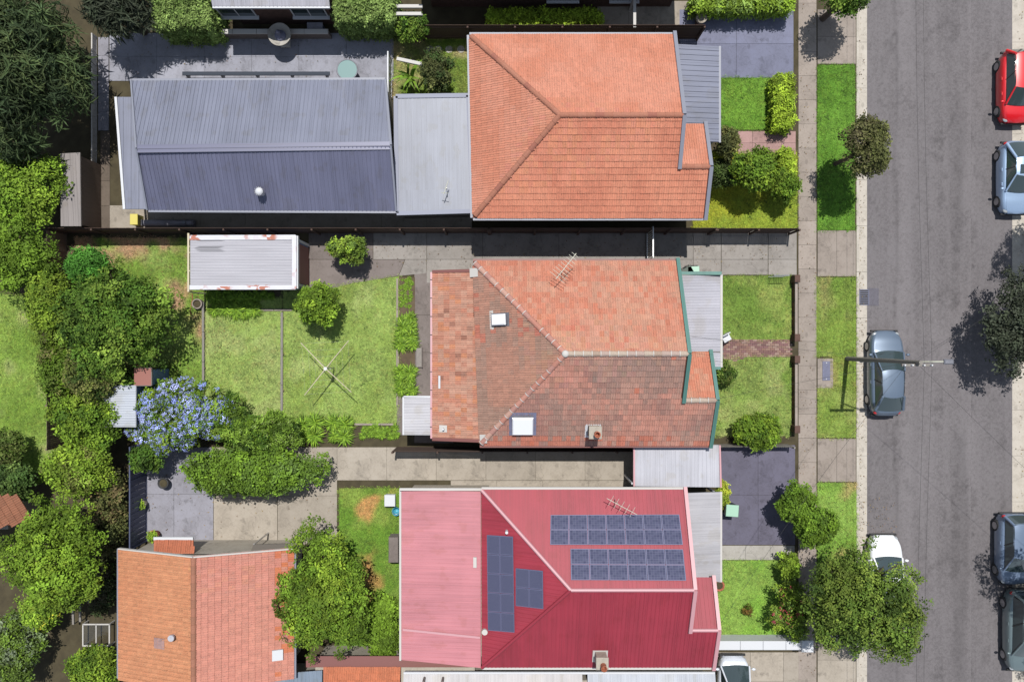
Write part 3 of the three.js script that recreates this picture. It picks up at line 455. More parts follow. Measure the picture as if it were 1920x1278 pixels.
// ---------------------------------------------------------------- setting: ground, road, footpath
const RY = -.12;
struct('ground', prism(rectP(-400, -400, 400, 400), -.5, -.30), M.soil, 'bare brown earth lying under the whole block');
const kerbX = 18.1, panX = 18.56, farPan = 26.15, farKerb = 26.85;
struct('land', prism(rectP(-70, -60, kerbX - .15, 60), -.29, 0), M.darkSoil, 'brown garden soil between the houses and beds', 'soil');
struct('far_verge', prism(rectP(farKerb + .15, -60, 60, 60), -.29, 0), M.darkSoil, 'ground of the far side beyond the right kerb', 'soil');
{
  const cF = (x, z) => { const k = .9 + .22 * fbm(x * .35, z * .12, 3, 3) + .1 * (fbm(x * 2.2, z * .05, 2, 8) - .5), wt = Math.abs(x - 20.6), wt2 = Math.abs(x - 22.2), wt3 = Math.abs(x - 24.0), rc = fbm(x * .5, z * .22, 4, 71), crack = (1 + .07 * ss(.5, .1, wt) + .06 * ss(.5, .1, wt2) + .05 * ss(.5, .1, wt3)) * (1 - .2 * ss(.012, .003, Math.abs(rc - .5))) * (1 - .16 * ss(.09, .03, Math.abs(x - 20.1 - .06 * Math.sin(z * .8)))) - .2 * ss(.55, .75, fbm(x * .9 + 4, z * .13, 3, 17)) * ss(22, 24, x); const c = k * crack; return new THREE.Color(c, c, c); };
  const g = gridQuad([panX, -60], [farPan, -60], [farPan, 60], [panX, 60], RY, .13, cF);
  struct('road', g, M.road, 'worn grey asphalt street with lengthwise streaks down the right', 'road');
  struct('road_base', prism(rectP(kerbX - .1, -60, farKerb + .1, 60), -.28, RY - .03), M.concDark, 'concrete bed of the street under its asphalt', 'road');
  const patch = prism(pxRect(1628, 540, 1648, 573, RY), RY + .004, RY + .012); struct('asphalt_patch', patch, std(C(118, 114, 124), { map: M.road.map }), 'small darker rectangular asphalt repair by the drain', 'road patch');
}
for (const [nm, a, b, ka, kb, lab] of [['near', kerbX, panX, kerbX - .15, kerbX, 'pale concrete kerb and gutter along the house side of the street'], ['far', farPan, farKerb, farKerb, farKerb + .15, 'pale concrete kerb and gutter along the right edge of the street']]) {
  const t = thing('kerb', lab, 'kerb'); t.userData.kind = 'structure';
  for (let z = -30; z < 30; z += 2.4) { part('gutter_stone', prism(rectP(a, z, b, z + 2.388), RY - .02, RY + .006), M.kerb, t); part('kerb_stone', bbox(.148, .14, 2.388, (ka + kb) / 2, -.13, z + 1.2, .015), M.kerb, t); }
}
function slabs(name, label, polyCells, mat, y0 = -.02, y1 = .03, cat = 'paving') { // concrete laid in separate slabs
  const t = thing(name, label, cat); t.userData.kind = 'structure'; const ms = [mat, tint(mat, .95), tint(mat, 1.05), tint(mat, .91)]; polyCells.forEach((c, i) => part('slab', prism(c, y0, y1 - .004 * hsh(i, 3, 9)), ms[Math.floor(hsh(i, 7, Math.round(c[0][0] * 10)) * 4)], t)); return t;
}
const tints = new Map(); function tint(m, k) { const key = m.uuid + k; if (!tints.has(key)) { const c = m.clone(); c.color.multiplyScalar(k); tints.set(key, c); } return tints.get(key); }
function cells(x0, z0, x1, z1, nx, nz, g = .012) { const o = []; for (let i = 0; i < nx; i++) for (let j = 0; j < nz; j++) o.push(rectP(x0 + (x1 - x0) * i / nx + g / 2, z0 + (z1 - z0) * j / nz + g / 2, x0 + (x1 - x0) * (i + 1) / nx - g / 2, z0 + (z1 - z0) * (j + 1) / nz - g / 2)); return o; }
const pc = (a, b, c, d, nx, nz, g) => cells(wx(a), wz(b), wx(c), wz(d), nx, nz, g);
slabs('footpath', 'grey concrete footpath slabs running along the verge', pc(1497, -220, 1531, 1500, 1, 38), M.concPath, -.02, .035, 'footpath');
slabs('driveway_crossing', 'concrete driveway crossing at the top beside the first lawn verge', pc(1533, 18, 1605, 120, 1, 2), M.concPath, -.02, .03, 'driveway');
slabs('driveway_crossing', 'stained concrete driveway crossing opposite the middle house', pc(1533, 432, 1605, 518, 2, 1), M.concPath, -.02, .03, 'driveway');
slabs('driveway_crossing', 'brownish concrete driveway crossing above the lower verge', pc(1533, 822, 1605, 903, 2, 1), M.concPath, -.02, .03, 'driveway');
slabs('driveway_crossing', 'wide beige concrete crossing below the big street tree', pc(1533, 1190, 1605, 1330, 1, 3), M.concBeige, -.02, .03, 'driveway');

const lawnMats = {};
function lawn(name, label, quad, cols, o = {}) { // quad in metres p00,p10,p11,p01
  const f = (x, z) => { const a = fbm(x * .55 + 9, z * .55, 3, o.s || 5), b = fbm(x * 2.3, z * 2.3, 2, 15); let c = mixC(cols[0], cols[1], ss(.34, .66, a + .25 * (b - .5))); if (cols[2]) c = mixC(c, cols[2], ss(.5, .72, fbm(x * .8 + 3, z * .8 + 5, 3, 23) + (o.dry ? o.dry(x, z) : 0))); return c.multiplyScalar((.86 + .28 * b) * 1.5); };
  const g = gridQuad(...quad, o.y || .02, .22, f, .02); struct(name, g, M.grass, label, 'lawn'); lawns.push({ quad, cols, f });
}
const lawns = [];
const q4 = (a, b, c, d) => [W(a, b), W(c, b), W(c, d), W(a, d)], qp = l => l.map(p => W(p[0], p[1]));
const gA = C(150, 174, 90), gB = C(112, 142, 56), gC = C(162, 178, 106), gDry = C(182, 152, 116), gBr = C(96, 142, 40), gBr2 = C(112, 154, 50), gY = C(160, 168, 46), gL = C(138, 172, 76);
lawn('lawn', 'back lawn between the timber edging and the garden bed', [W(531, 548), W(748, 518), W(748, 792), W(531, 800)], [gA, C(140, 164, 78), gC], { s: 5, dry: (x, z) => -.1 });
lawn('lawn', 'pale narrow lawn panel between the two timber edgings', q4(385, 560, 528, 800), [C(156, 176, 98), gA, gC], { s: 6, dry: (x, z) => .04 + .05 * z });
lawn('lawn', 'left rear lawn with a dry brown patch near the fence', q4(140, 446, 382, 800), [gA, C(124, 156, 60), gDry], { s: 7, dry: (x, z) => .3 * ss(-16.5, -20, x) * ss(-2.4, -4.4, z) - .12 });
lawn('lawn', 'upper front lawn square of the middle house', q4(1340, 517, 1484, 637), [C(122, 148, 64), gB, C(146, 164, 82)], { s: 8 });
lawn('lawn', 'lower front lawn of the middle house', q4(1330, 668, 1484, 817), [C(138, 160, 80), C(122, 152, 64), C(154, 168, 98)], { s: 9 });
lawn('verge_lawn', 'bright green verge strip at the top under the small tree', q4(1533, 122, 1603, 431), [gBr, C(104, 148, 48)], { s: 10 });
lawn('verge_lawn', 'green verge strip between crossings above the meter pit', q4(1531, 520, 1605, 668), [C(126, 152, 62), C(112, 144, 54), C(148, 154, 88)], { s: 11 });
lawn('verge_lawn', 'worn verge strip around the meter pit and pole', q4(1560, 668, 1605, 730), [C(150, 144, 84), C(132, 160, 62)], { s: 12, y: .018 });
lawn('verge_lawn', 'lower part of the middle verge below the meter pit', q4(1533, 726, 1605, 820), [C(126, 152, 62), C(142, 158, 80)], { s: 13 });
lawn('verge_lawn', 'verge strip beside the big street tree', q4(1533, 905, 1606, 1140), [gL, C(124, 164, 60), C(170, 160, 100)], { s: 14 });
lawn('lawn', 'vivid front lawn of the orange tiled house', q4(1350, 146, 1462, 243), [gBr, gBr2], { s: 15 });
lawn('lawn', 'yellow green strip at the bottom of the orange house garden', q4(1300, 285, 1495, 428), [gY, C(140, 160, 50)], { s: 16 });
lawn('lawn', 'front lawn of the red roofed house', q4(1335, 1050, 1492, 1200), [gL, C(128, 172, 64)], { s: 17 });
lawn('lawn', 'side lawn left of the red roofed house with a dry spot', q4(636, 915, 756, 1250), [C(132, 156, 66), C(104, 142, 44), C(190, 150, 92)], { s: 18, dry: (x, z) => .34 * ss(1.2, .2, Math.hypot(x + 7.4, z - 8.6)) - .16 });
lawn('lawn', 'small garden lawn behind the orange tiled house', q4(738, 66, 884, 182), [C(130, 148, 66), C(104, 132, 44), C(170, 160, 110)], { s: 19 });
lawn('park_lawn', 'large bright lawn winding between the trees at far left', qp([[-160, 540], [60, 555], [120, 900], [-160, 930]]), [C(140, 168, 74), C(122, 154, 58), C(156, 170, 100)], { s: 20 });
{ // grass blades on the lawns
  const bl = leafCluster(.055, .011, 9, 44, .1, 1.9), pts = [], r = rng(4);
  for (const { quad, f } of lawns) { const A = quad[0], B = quad[1], D = quad[2], E = quad[3], area = Math.abs((B[0] - A[0]) * (E[1] - A[1])) ; const n = Math.min(30000, area * 230); for (let i = 0; i < n; i++) { const eu = .08 / Math.abs(B[0] - A[0]), ev = .08 / Math.abs(E[1] - A[1]), u = r() * (1 + 2 * eu) - eu, v = r() * (1 + 2 * ev) - ev, x = (A[0] * (1 - u) + B[0] * u) * (1 - v) + (E[0] * (1 - u) + D[0] * u) * v, z = (A[1] * (1 - u) + B[1] * u) * (1 - v) + (E[1] * (1 - u) + D[1] * u) * v; if (Math.abs(x) > 28 || Math.abs(z) > 19) continue; pts.push([x, z, f(x, z)]); } }
  const m = new THREE.InstancedMesh(bl, std(new THREE.Color(1, 1, 1), { side: THREE.DoubleSide, roughness: .8 }), pts.length); m.name = 'grass'; const mx = new THREE.Matrix4(), q = new THREE.Quaternion(), e = new THREE.Euler(), c = new THREE.Color();
  pts.forEach((p, i) => { e.set((r() - .5) * 1.2 - .9 * 0, r() * 6.28, (r() - .5) * 1.2); q.setFromEuler(e); const s = .7 + .8 * r(); mx.compose(V3(p[0], .03 + .012 * r(), p[1]), q, V3(s, s, s)); m.setMatrixAt(i, mx); const k = .5 + 1.4 * r(), y = r(); c.copy(p[2]); c.r *= k * (1 + .35 * y); c.g *= k * (1 + .12 * y); c.b *= k * (1 + .3 * y); m.setColorAt(i, c); });
  m.receiveShadow = m.castShadow = true; scene.add(m); meta(m, 'short mown grass blades covering every lawn and verge', 'grass', null, 'stuff');
}

// ---------------------------------------------------------------- middle lot: paving
const zF = -5.62, zS = 5.42; // side fences of the middle lot
slabs('driveway', 'long cracked grey concrete side driveway of the middle house', [
  ...[[800, 905], [905, 1048], [1048, 1210], [1210, 1300]].flatMap(([a, b]) => [pxPoly([[a + .3, 432], [b - .3, 432], [b - .3, 486], [a + .3, 486]]), pxPoly([[a + .3, 486.6], [b - .3, 486.6], [b - .3, 530], [a + .3, 530]])]),
  ...[[1300, 1352], [1352.5, 1440], [1440.5, 1494]].flatMap(([a, b]) => [pxPoly([[a + .3, 432], [b - .3, 432], [b - .3, 486], [a + .3, 486]]), pxPoly([[a + .3, 486.6], [b - .3, 486.6], [b - .3, 515], [a + .3, 515]])]),
  pxPoly([[700, 432], [799.6, 432], [799.6, 486], [700, 486]]), pxPoly([[760, 486.6], [799.6, 486.6], [799.6, 512], [748, 517]]) ], M.concrete, -.02, .034, 'driveway');
slabs('driveway', 'rough older concrete apron in front of the iron shed', [pxPoly([[579, 432], [699, 432], [699, 486], [579, 486]]), pxPoly([[579, 486.8], [759, 486.8], [747, 517], [660, 531], [579, 551]])], M.concDark, -.02, .03, 'driveway');
slabs('side_path', 'grey concrete path between the garden bed and the rear roof', [[508, 590], [590.6, 660], [660.6, 745], [745.6, 830]].map(([a, b]) => pxPoly([[777, a], [850, a], [850, b], [777, b]])), M.concDark, -.02, .03, 'path');
slabs('side_path', 'short concrete step crossing the strappy garden bed', [pxPoly([[744, 658], [776, 658], [776, 692], [744, 692]])], M.concBeige, -.02, .04, 'path');
slabs('side_path', 'narrow concrete strip left of the small white lean-to', [pxPoly([[744, 744], [757, 744], [757, 780], [744, 780]]), pxPoly([[744, 780.6], [757, 780.6], [757, 815], [744, 815]])], M.concDark, -.02, .036, 'path');
{ const t = thing('concrete_step', 'low concrete doorstep with a raised edge on the grey path', 'step'); part('tread', bbox(.28, .14, 1.0, wx(786), .03, wz(670), .015), M.concrete, t); part('edge', bbox(.05, .17, 1.05, wx(792), .03, wz(670), .01), M.concDark, t); }
{ const t = thing('bed_edging', 'concrete edging strip along the left of the garden bed', 'edging'); for (const [a, b] of [[522, 580], [580.4, 640], [640.4, 700], [700.4, 760]]) part('edging_stone', bbox(.1, .1, (b - a) / 36 - .01, wx(745), 0, wz((a + b) / 2), .012), M.concPath, t); }
{ const t = thing('bed_edging', 'concrete edging along the bottom of the back lawn', 'edging'); for (const a of [665, 702]) part('edging_stone', bbox(1.0, .1, .1, wx(a + 18), 0, wz(795), .012), M.concPath, t); }
{ const t = thing('bed_edging', 'concrete edging below the agapanthus under the shed wall', 'edging'); for (const a of [480, 514]) part('edging_stone', bbox(.92, .1, .1, wx(a + 17), 0, wz(581), .012), M.concPath, t); }
for (const [px, a, b, lab] of [[382, 566, 735, 'long weathered timber lawn edging on the left, by the concrete ring'], [529, 585, 790, 'long weathered timber lawn edging nearer the clothes hoist']]) {
  const t = thing('timber_edging', lab, 'edging'); const n = 3; for (let i = 0; i < n; i++) { const z0 = wz(a + (b - a) * i / n), z1 = wz(a + (b - a) * (i + 1) / n); part('sleeper', bbox(.12, .13, z1 - z0 - .015, wx(px) + (hsh(i, px) - .5) * .02, 0, (z0 + z1) / 2, .012), M.timberGrey, t); part('peg', bbox(.05, .16, .05, wx(px) + .085, 0, z0 + .3, .006), M.timber, t); }
}
{ const t = thing('garden_soil', 'brown soil of the narrow bed beside the back lawn', 'soil'); part('bed', prism(pxRect(748, 520, 778, 742), -.01, .045), M.soil, t); t.userData.kind = 'structure'; }
{ // brick front path
  const t = thing('front_path', 'reddish brick path from the verandah to the front gate', 'path'); t.userData.kind = 'structure';
  part('mortar_bed', prism(pxPoly([[1352, 634], [1378, 634], [1392, 638], [1482, 637], [1482, 668], [1400, 669], [1380, 676], [1352, 672]]), -.02, .02), M.concDark, t);
  const ms = [C(168, 128, 116), C(178, 142, 128), C(150, 112, 108), C(190, 158, 146), C(160, 118, 118)].map(c => conc(c, 1)), r = rng(6), outer = [[1352, 634], [1378, 634], [1392, 638], [1482, 637], [1482, 668], [1400, 669], [1380, 676], [1352, 672]];
  const gs = ms.map(() => []); let cnt = 0;
  for (let x = 1353; x < 1481; x += 8.3) for (let y = 636, j = 0; y < 676; y += 4.15, j++) { const xx = x + (j % 2 ? 4.1 : 0); if (!inside(outer, xx + 3, y + 2)) continue; const [X, Z] = W(xx + 4, y + 2), k = Math.floor(r() * 5); if (cnt++ < 300) { const m = part('brick', bbox(.222, .05, .107, 0, 0, 0, .006), ms[k], t); m.position.set(X, -.005 + .008 * r(), Z); } else gs[k].push(bbox(.222, .05, .107, X, -.002, Z, .006)); }
}

// ---------------------------------------------------------------- middle house
const mid = (() => {
  const t = thing('bungalow', 'middle house with a weathered terracotta tiled roof and green barge boards', 'house');
  const h = bungalow(t, { xw: [-1.87, -1.55], zn: -3.82, xr: 7.9, hr: 5.4, zr: .574, ax: 2.39, zs: 5.0, zb: 2.75, xf: 9.48, zbn: .55, under: std(C(120, 72, 56)), wall: M.brick, trim: M.greenTrim, gutter: M.brownTrim });
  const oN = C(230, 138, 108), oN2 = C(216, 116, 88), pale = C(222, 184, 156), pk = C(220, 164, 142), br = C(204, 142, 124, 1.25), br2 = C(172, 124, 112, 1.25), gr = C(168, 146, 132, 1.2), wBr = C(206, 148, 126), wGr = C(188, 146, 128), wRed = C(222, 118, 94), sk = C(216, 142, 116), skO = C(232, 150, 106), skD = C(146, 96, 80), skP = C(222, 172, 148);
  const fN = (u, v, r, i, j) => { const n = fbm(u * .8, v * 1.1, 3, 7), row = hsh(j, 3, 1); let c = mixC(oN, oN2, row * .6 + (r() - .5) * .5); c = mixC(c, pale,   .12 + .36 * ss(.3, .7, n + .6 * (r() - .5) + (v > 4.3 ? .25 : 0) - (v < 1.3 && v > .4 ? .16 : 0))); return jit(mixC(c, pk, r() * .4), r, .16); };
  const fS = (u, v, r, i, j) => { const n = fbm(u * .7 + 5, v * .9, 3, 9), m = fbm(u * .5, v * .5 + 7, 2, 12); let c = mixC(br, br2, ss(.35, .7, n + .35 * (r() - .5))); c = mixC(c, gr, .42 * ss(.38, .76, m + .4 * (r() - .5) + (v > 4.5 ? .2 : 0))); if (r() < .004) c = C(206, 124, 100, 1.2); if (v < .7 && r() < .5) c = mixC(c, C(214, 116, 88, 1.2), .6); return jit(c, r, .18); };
  const fW = (u, v, r, i, j) => { let c = mixC(wBr, wGr, ss(.35, .65, fbm(u * .8, v * .8, 3, 14) + .3 * (r() - .5))); if (hsh(j, 5, 5) > .55 && u < 4.0 && r() < .4) c = mixC(c, wRed, .6); return jit(c, r, .2); };
  const fK = (u, v, r, i, j) => { const q = r(); let c = mixC(sk, skP, r() * .8); if (q < .05) c = mixC(c, skD, .6); else if (q < .15) c = mixC(c, skO, .7); return jit(c, r, .2); };
  const fB = (u, v, r) => jit(mixC(oN, pale, .1 + .35 * ss(.4, .7, fbm(u * 2, v * 2, 2, 3) + .3 * (r() - .5))), r, .14);
  // rear skillion
  const sk0 = V3(-3.88, 2.34, 4.72), sk1 = V3(-3.88, 2.34, -3.32), sk2 = V3(-1.80, 2.93, -3.32), sk3 = V3(-1.52, 2.98, 4.72), P = plane([sk0, sk1, sk2, sk3]);
  part('skillion_roof', slab(P, P.poly, -.07, .012), std(C(120, 72, 56)), t);
  part('skillion_wall', prism(rectP(-3.6, -3.0, -1.5, 4.4), 0, 2.2), M.brick, t);
  parts('fascia', [beam(sk1.clone().add(V3(0, 0, -.07)), sk2.clone().add(V3(0, 0, -.07)), .14, .2), beam(sk0.clone().add(V3(0, 0, .07)), sk3.clone().add(V3(0, 0, .07)), .16, .2)], M.brownTrim, t);
  const gt = part('gutter', beam(sk0.clone().add(V3(-.07, -.03, .05)), sk1.clone().add(V3(-.07, -.03, -.05)), .1, .09), M.pinkTrim, t);
  for (let i = 0; i < 9; i++) part('bracket', box(.13, .03, .03, sk0.x - .07, 2.37, -3 + i * .9), M.dark, gt);
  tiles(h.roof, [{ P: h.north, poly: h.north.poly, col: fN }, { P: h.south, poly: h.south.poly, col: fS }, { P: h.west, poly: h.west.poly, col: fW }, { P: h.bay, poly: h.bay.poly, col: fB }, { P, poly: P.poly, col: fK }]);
  const capc = i => [C(226, 158, 134), C(214, 146, 126), C(224, 172, 152), C(206, 150, 134)][Math.floor(hsh(i, 4, 8) * 4)], capg = i => [C(206, 178, 164), C(196, 164, 150), C(214, 186, 172)][Math.floor(hsh(i, 4, 8) * 3)], mo = M.offWhite;
  caps(h.roof, h.v.nw.clone().add(V3(.1, .08, .1)), h.v.ra, capc, mo); caps(h.roof, h.v.sw.clone().add(V3(.1, .08, -.1)), h.v.ra, capc, mo); caps(h.roof, h.v.ra, h.v.re, capg, mo); caps(h.roof, h.v.bi, h.v.bo, capg, mo);
  part('lead_cap', new THREE.SphereGeometry(.17, 12, 8).scale(1, .7, 1).translate(h.v.ra.x, h.v.ra.y + .07, h.v.ra.z), M.offWhite, h.roof);
  // skylights
  { const [u, v] = h.west.fromPx(940, 599), s = part('skylight', [pbox(h.west, u, v - .02, .62, .98, .06, .1), pbox(h.west, u, v, .5, .8, .1, .2)], M.galvDark, t); s.userData.label = 'small white dome skylight'; const c = part('dome', bbox(.52, .12, .76, 0, 0, 0, .05), M.acrylic, s); c.applyMatrix4(new THREE.Matrix4().makeBasis(h.west.U, h.west.N, h.west.V.clone().negate()).setPosition(h.west.at(u, v, .2))); part('flashing', pbox(h.west, u, v - .5, .9, .2, .062, .075), M.offWhite, s); }
  { const [u, v] = h.south.fromPx(980, 793), s = part('skylight', [pbox(h.south, u, v, 1.28, 1.28, .07, .085)], M.lead, t); s.userData.label = 'large square skylight with lead flashing'; part('kerb_frame', pbox(h.south, u, v, .98, .98, .085, .22), M.galvDark, s); const c = part('dome', bbox(.98, .13, .98, 0, 0, 0, .05), M.acrylic, s); c.applyMatrix4(new THREE.Matrix4().makeBasis(h.south.U, h.south.N, h.south.V.clone().negate()).setPosition(h.south.at(u, v, .2))); }
  { // chimney with clay pot
    const [u, v] = h.south.fromPx(1112, 806), p = h.south.at(u, v, 0), c = part('chimney', [bbox(.5, 1.2, .5, p.x, p.y - .25, p.z, .015), bbox(.6, .1, .6, p.x, p.y + .95, p.z, .02)], M.render, t); part('chimney_pot', new THREE.LatheGeometry([[.10, 0], [.13, 0], [.115, .3], [.15, .33], [.15, .37], [.1, .37], [.09, .1], [.0, .09]].map(q => new THREE.Vector2(...q)), 14).translate(p.x + .06, p.y + 1.05, p.z + .05), M.terracotta, c);
    for (let j = 0; j < 12; j++) for (const [dx, dz, ry] of [[-.12, .252, 0], [.12, .252, 0], [-.252, .12, 1], [-.252, -.12, 1]]) { const b = part('brick', box(.22, .075, .012, 0, 0, 0), j % 3 ? M.brickDark : M.brick, c); b.position.set(p.x + dx, p.y - .2 + j * .09, p.z + dz); b.rotation.y = ry * Math.PI / 2; }
    part('flashing', pbox(h.south, u - .02, v, .74, .74, .06, .078), M.white, c); }
  for (const [px, py, P2, w, d] of [[890, 511, h.west, .42, .46], [908, 822, h.west, .4, .4], [832, 803, P, .34, .4]]) { const [u, v] = P2.fromPx(px, py); part('patch_flashing', pbox(P2, u, v, w, d, .07, .09), M.offWhite, t); if (px === 832) part('vent_pipe', cyl(.05, .05, .35, P2.at(u, v).x, P2.at(u, v).y, P2.at(u, v).z), M.steel, t); }
  { const a = V3(-1.74, 3.03, wz(560, 3)), b = V3(-1.64, 3.04, wz(714, 3)); part('flashing_strip', beam(a, b, .09, .025), M.cream, t); }
  { const [u, v] = P.fromPx(825, 716); part('flashing_strip', pbox(P, u, v, .62, .1, .07, .09), M.white, t); }
  // verandah with corrugated roof
  const x0 = 7.98, x1 = 10.16, z0 = -3.2, z1 = .52, y0 = 2.82, y1 = 2.52, vp = plane([V3(x1, y1, z1), V3(x1, y1, z0), V3(x0, y0, z0), V3(x0, y0, z1)]), ul = Math.abs(z1 - z0);
  const vr = part('verandah_roof', slab(vp, vp.poly, -.05, .0), M.timber, t); corrugated(vr, vp, .02, ul - .02, .02, vp.poly[2][1], M.galv);
  const vp2 = plane([V3(x1, y1, 1.26), V3(x1, y1, z1 + .02), V3(9.56, y1 + .083, z1 + .02), V3(9.56, y1 + .083, 1.26)]); corrugated(vr, vp2, 0, .72, .02, .6, M.galv);
  parts('fascia', [box(x1 - x0, .2, .16, (x0 + x1) / 2, 2.66, z0 - .08), box(.6, .18, .14, 9.86, 2.5, 1.32)], M.greenTrim, t); part('gutter', box(.11, .1, z1 - z0 + .8, x1 + .05, y1 - .03, (z0 + z1) / 2 + .36), M.offWhite, t);
  for (const z of [z0 + .1, -1.2, 1.15]) part('verandah_post', bbox(.1, 2.45, .1, x1 - .12, 0, z, .01), M.white, t); part('verandah_floor', prism(rectP(7.6, z0, 10.0, 1.2), 0, .12), M.concDark, t);
  return h;
})();
{ // roof aerial
  const p = PC(1053, 510, 3.4), t = thing('tv_antenna', 'thin metal television aerial on the middle house roof edge', 'antenna', null, p.x, 3.25, p.z); const top = 1.45;
  part('mast', rod(V3(0, 0, 0), V3(0, top, 0), .022), M.steel, t); const dir = V3(.62, 0, -.78), sd = V3(.78, 0, .62), a = V3(0, top, 0).addScaledVector(dir, -.55), b = V3(0, top, 0).addScaledVector(dir, .95); part('boom', rod(a, b, .018), M.paleSteel, t);
  for (let i = 0; i < 9; i++) { const c = a.clone().lerp(b, .06 + i * .11), l = .42 - .028 * i; part('element', rod(c.clone().addScaledVector(sd, -l), c.clone().addScaledVector(sd, l), .011), M.paleSteel, t); }
  part('brace', [rod(V3(.25, .1, .1), V3(0, .8, 0), .012), rod(V3(-.25, .12, .15), V3(0, .8, 0), .012)], M.steel, t);
}
{ // small white lean-to
  const h = 2.2, [xa, za] = W(757, 744, h), [xb, zb] = W(814, 815, h), t = thing('lean_to', 'small lean-to with a white corrugated roof at the rear corner', 'lean-to'); const P = plane([V3(xa, h, zb), V3(xa, h, za), V3(xb, h + .1, za), V3(xb, h + .1, zb)]);
  const r = part('roof', slab(P, P.poly, -.04, 0), M.white, t); corrugated(r, P, .03, zb - za - .03, .02, xb - xa - .02, std(C(232, 228, 232), { map: M.galv.map, roughness: .5 })); part('wall', prism(rectP(xa + .15, za + .15, xb - .05, zb - .1), 0, 2.1), M.offWhite, t); part('edge_trim', [box(xb - xa, .07, .06, (xa + xb) / 2, h + .05, za - .03), box(.06, .07, zb - za, xa - .03, h, (za + zb) / 2)], M.white, t);
}
for (const [px, py, m, lab] of [[1300, 507, 1, 'wheelie bin with a pale mint lid beside the verandah'], [1290, 508, 0, 'dark green wheelie bin squeezed left of the mint lidded one']]) {
  const [x, z] = W(px + 1, py + 4, 1.05), t = thing('wheelie_bin', lab, 'bin', null, x, .034, z, m ? .05 : .5), s = new THREE.Shape(); s.moveTo(-.22, .08); s.lineTo(.22, .08); s.lineTo(.28, .95); s.lineTo(-.28, .95); s.closePath(); const g = new THREE.ExtrudeGeometry(s, { depth: .5, bevelEnabled: true, bevelSize: .02, bevelThickness: .02, bevelSegments: 1 }); g.translate(0, 0, -.27); part('body', g, M.greenBin, t); part('lid', [bbox(.6, .06, .64, 0, .97, .0, .02)], m ? M.mint : M.greenBin, t); part('handle', rod(V3(-.24, .95, -.36), V3(.24, .95, -.36), .02), M.dark, t); for (const s2 of [-1, 1]) part('wheel', new THREE.CylinderGeometry(.1, .1, .06, 14).rotateZ(Math.PI / 2).translate(s2 * .25, .1, -.28), M.rubber, t);
}
{ const [x, z] = W(1277, 509, .5), t = thing('gas_bottle', 'small red gas cylinder standing by the driveway corner', 'cylinder', null, x, .034, z); part('tank', new THREE.LatheGeometry([[0, 0], [.12, .01], [.13, .08], [.13, .42], [.1, .5], [.04, .54], [0, .54]].map(p => new THREE.Vector2(...p)), 14), M.red, t); part('valve', cyl(.03, .03, .1, 0, .53, 0), M.steel, t); }
{ // clothes hoist
  const [x, z] = W(626.5, 688.5), t = thing('clothes_hoist', 'rotary clothes hoist with four pale arms on the back lawn', 'clothes line', null, x, .02, z), h = 1.82; part('pole', [cyl(.032, .03, h, 0, 0, 0), cyl(.05, .045, .45, 0, h - .6, 0)], M.steel, t); part('hub', cyl(.09, .09, .1, 0, h - .06, 0), M.steel, t); part('crank', [rod(V3(0, 1.2, 0), V3(.16, 1.2, .04), .012), rod(V3(.16, 1.2, .04), V3(.16, 1.08, .04), .012)], M.steel, t);
  for (const [px, py] of [[564, 642.5], [654, 638], [571, 740.5], [659, 735]]) { const [ax, az] = W(px, py, h); part('arm', rod(V3(0, h - .02, 0), V3(ax - x, h + .02, az - z), .026, .02), M.cream, t); part('brace', rod(V3(0, h - .5, 0), V3((ax - x) * .3, h - .03, (az - z) * .3), .01), M.steel, t); }
  const tips = [[564, 642.5], [654, 638], [659, 735], [571, 740.5]].map(p => W(p[0], p[1], h)); part('line', [.45, .7, .97].flatMap(k => tips.map((p, i) => { const q = tips[(i + 1) % 4]; return rod(V3((p[0] - x) * k, h + .01, (p[1] - z) * k), V3((q[0] - x) * k, h + .01, (q[1] - z) * k), .0022, .0022, 4); })), M.galv, t);
}
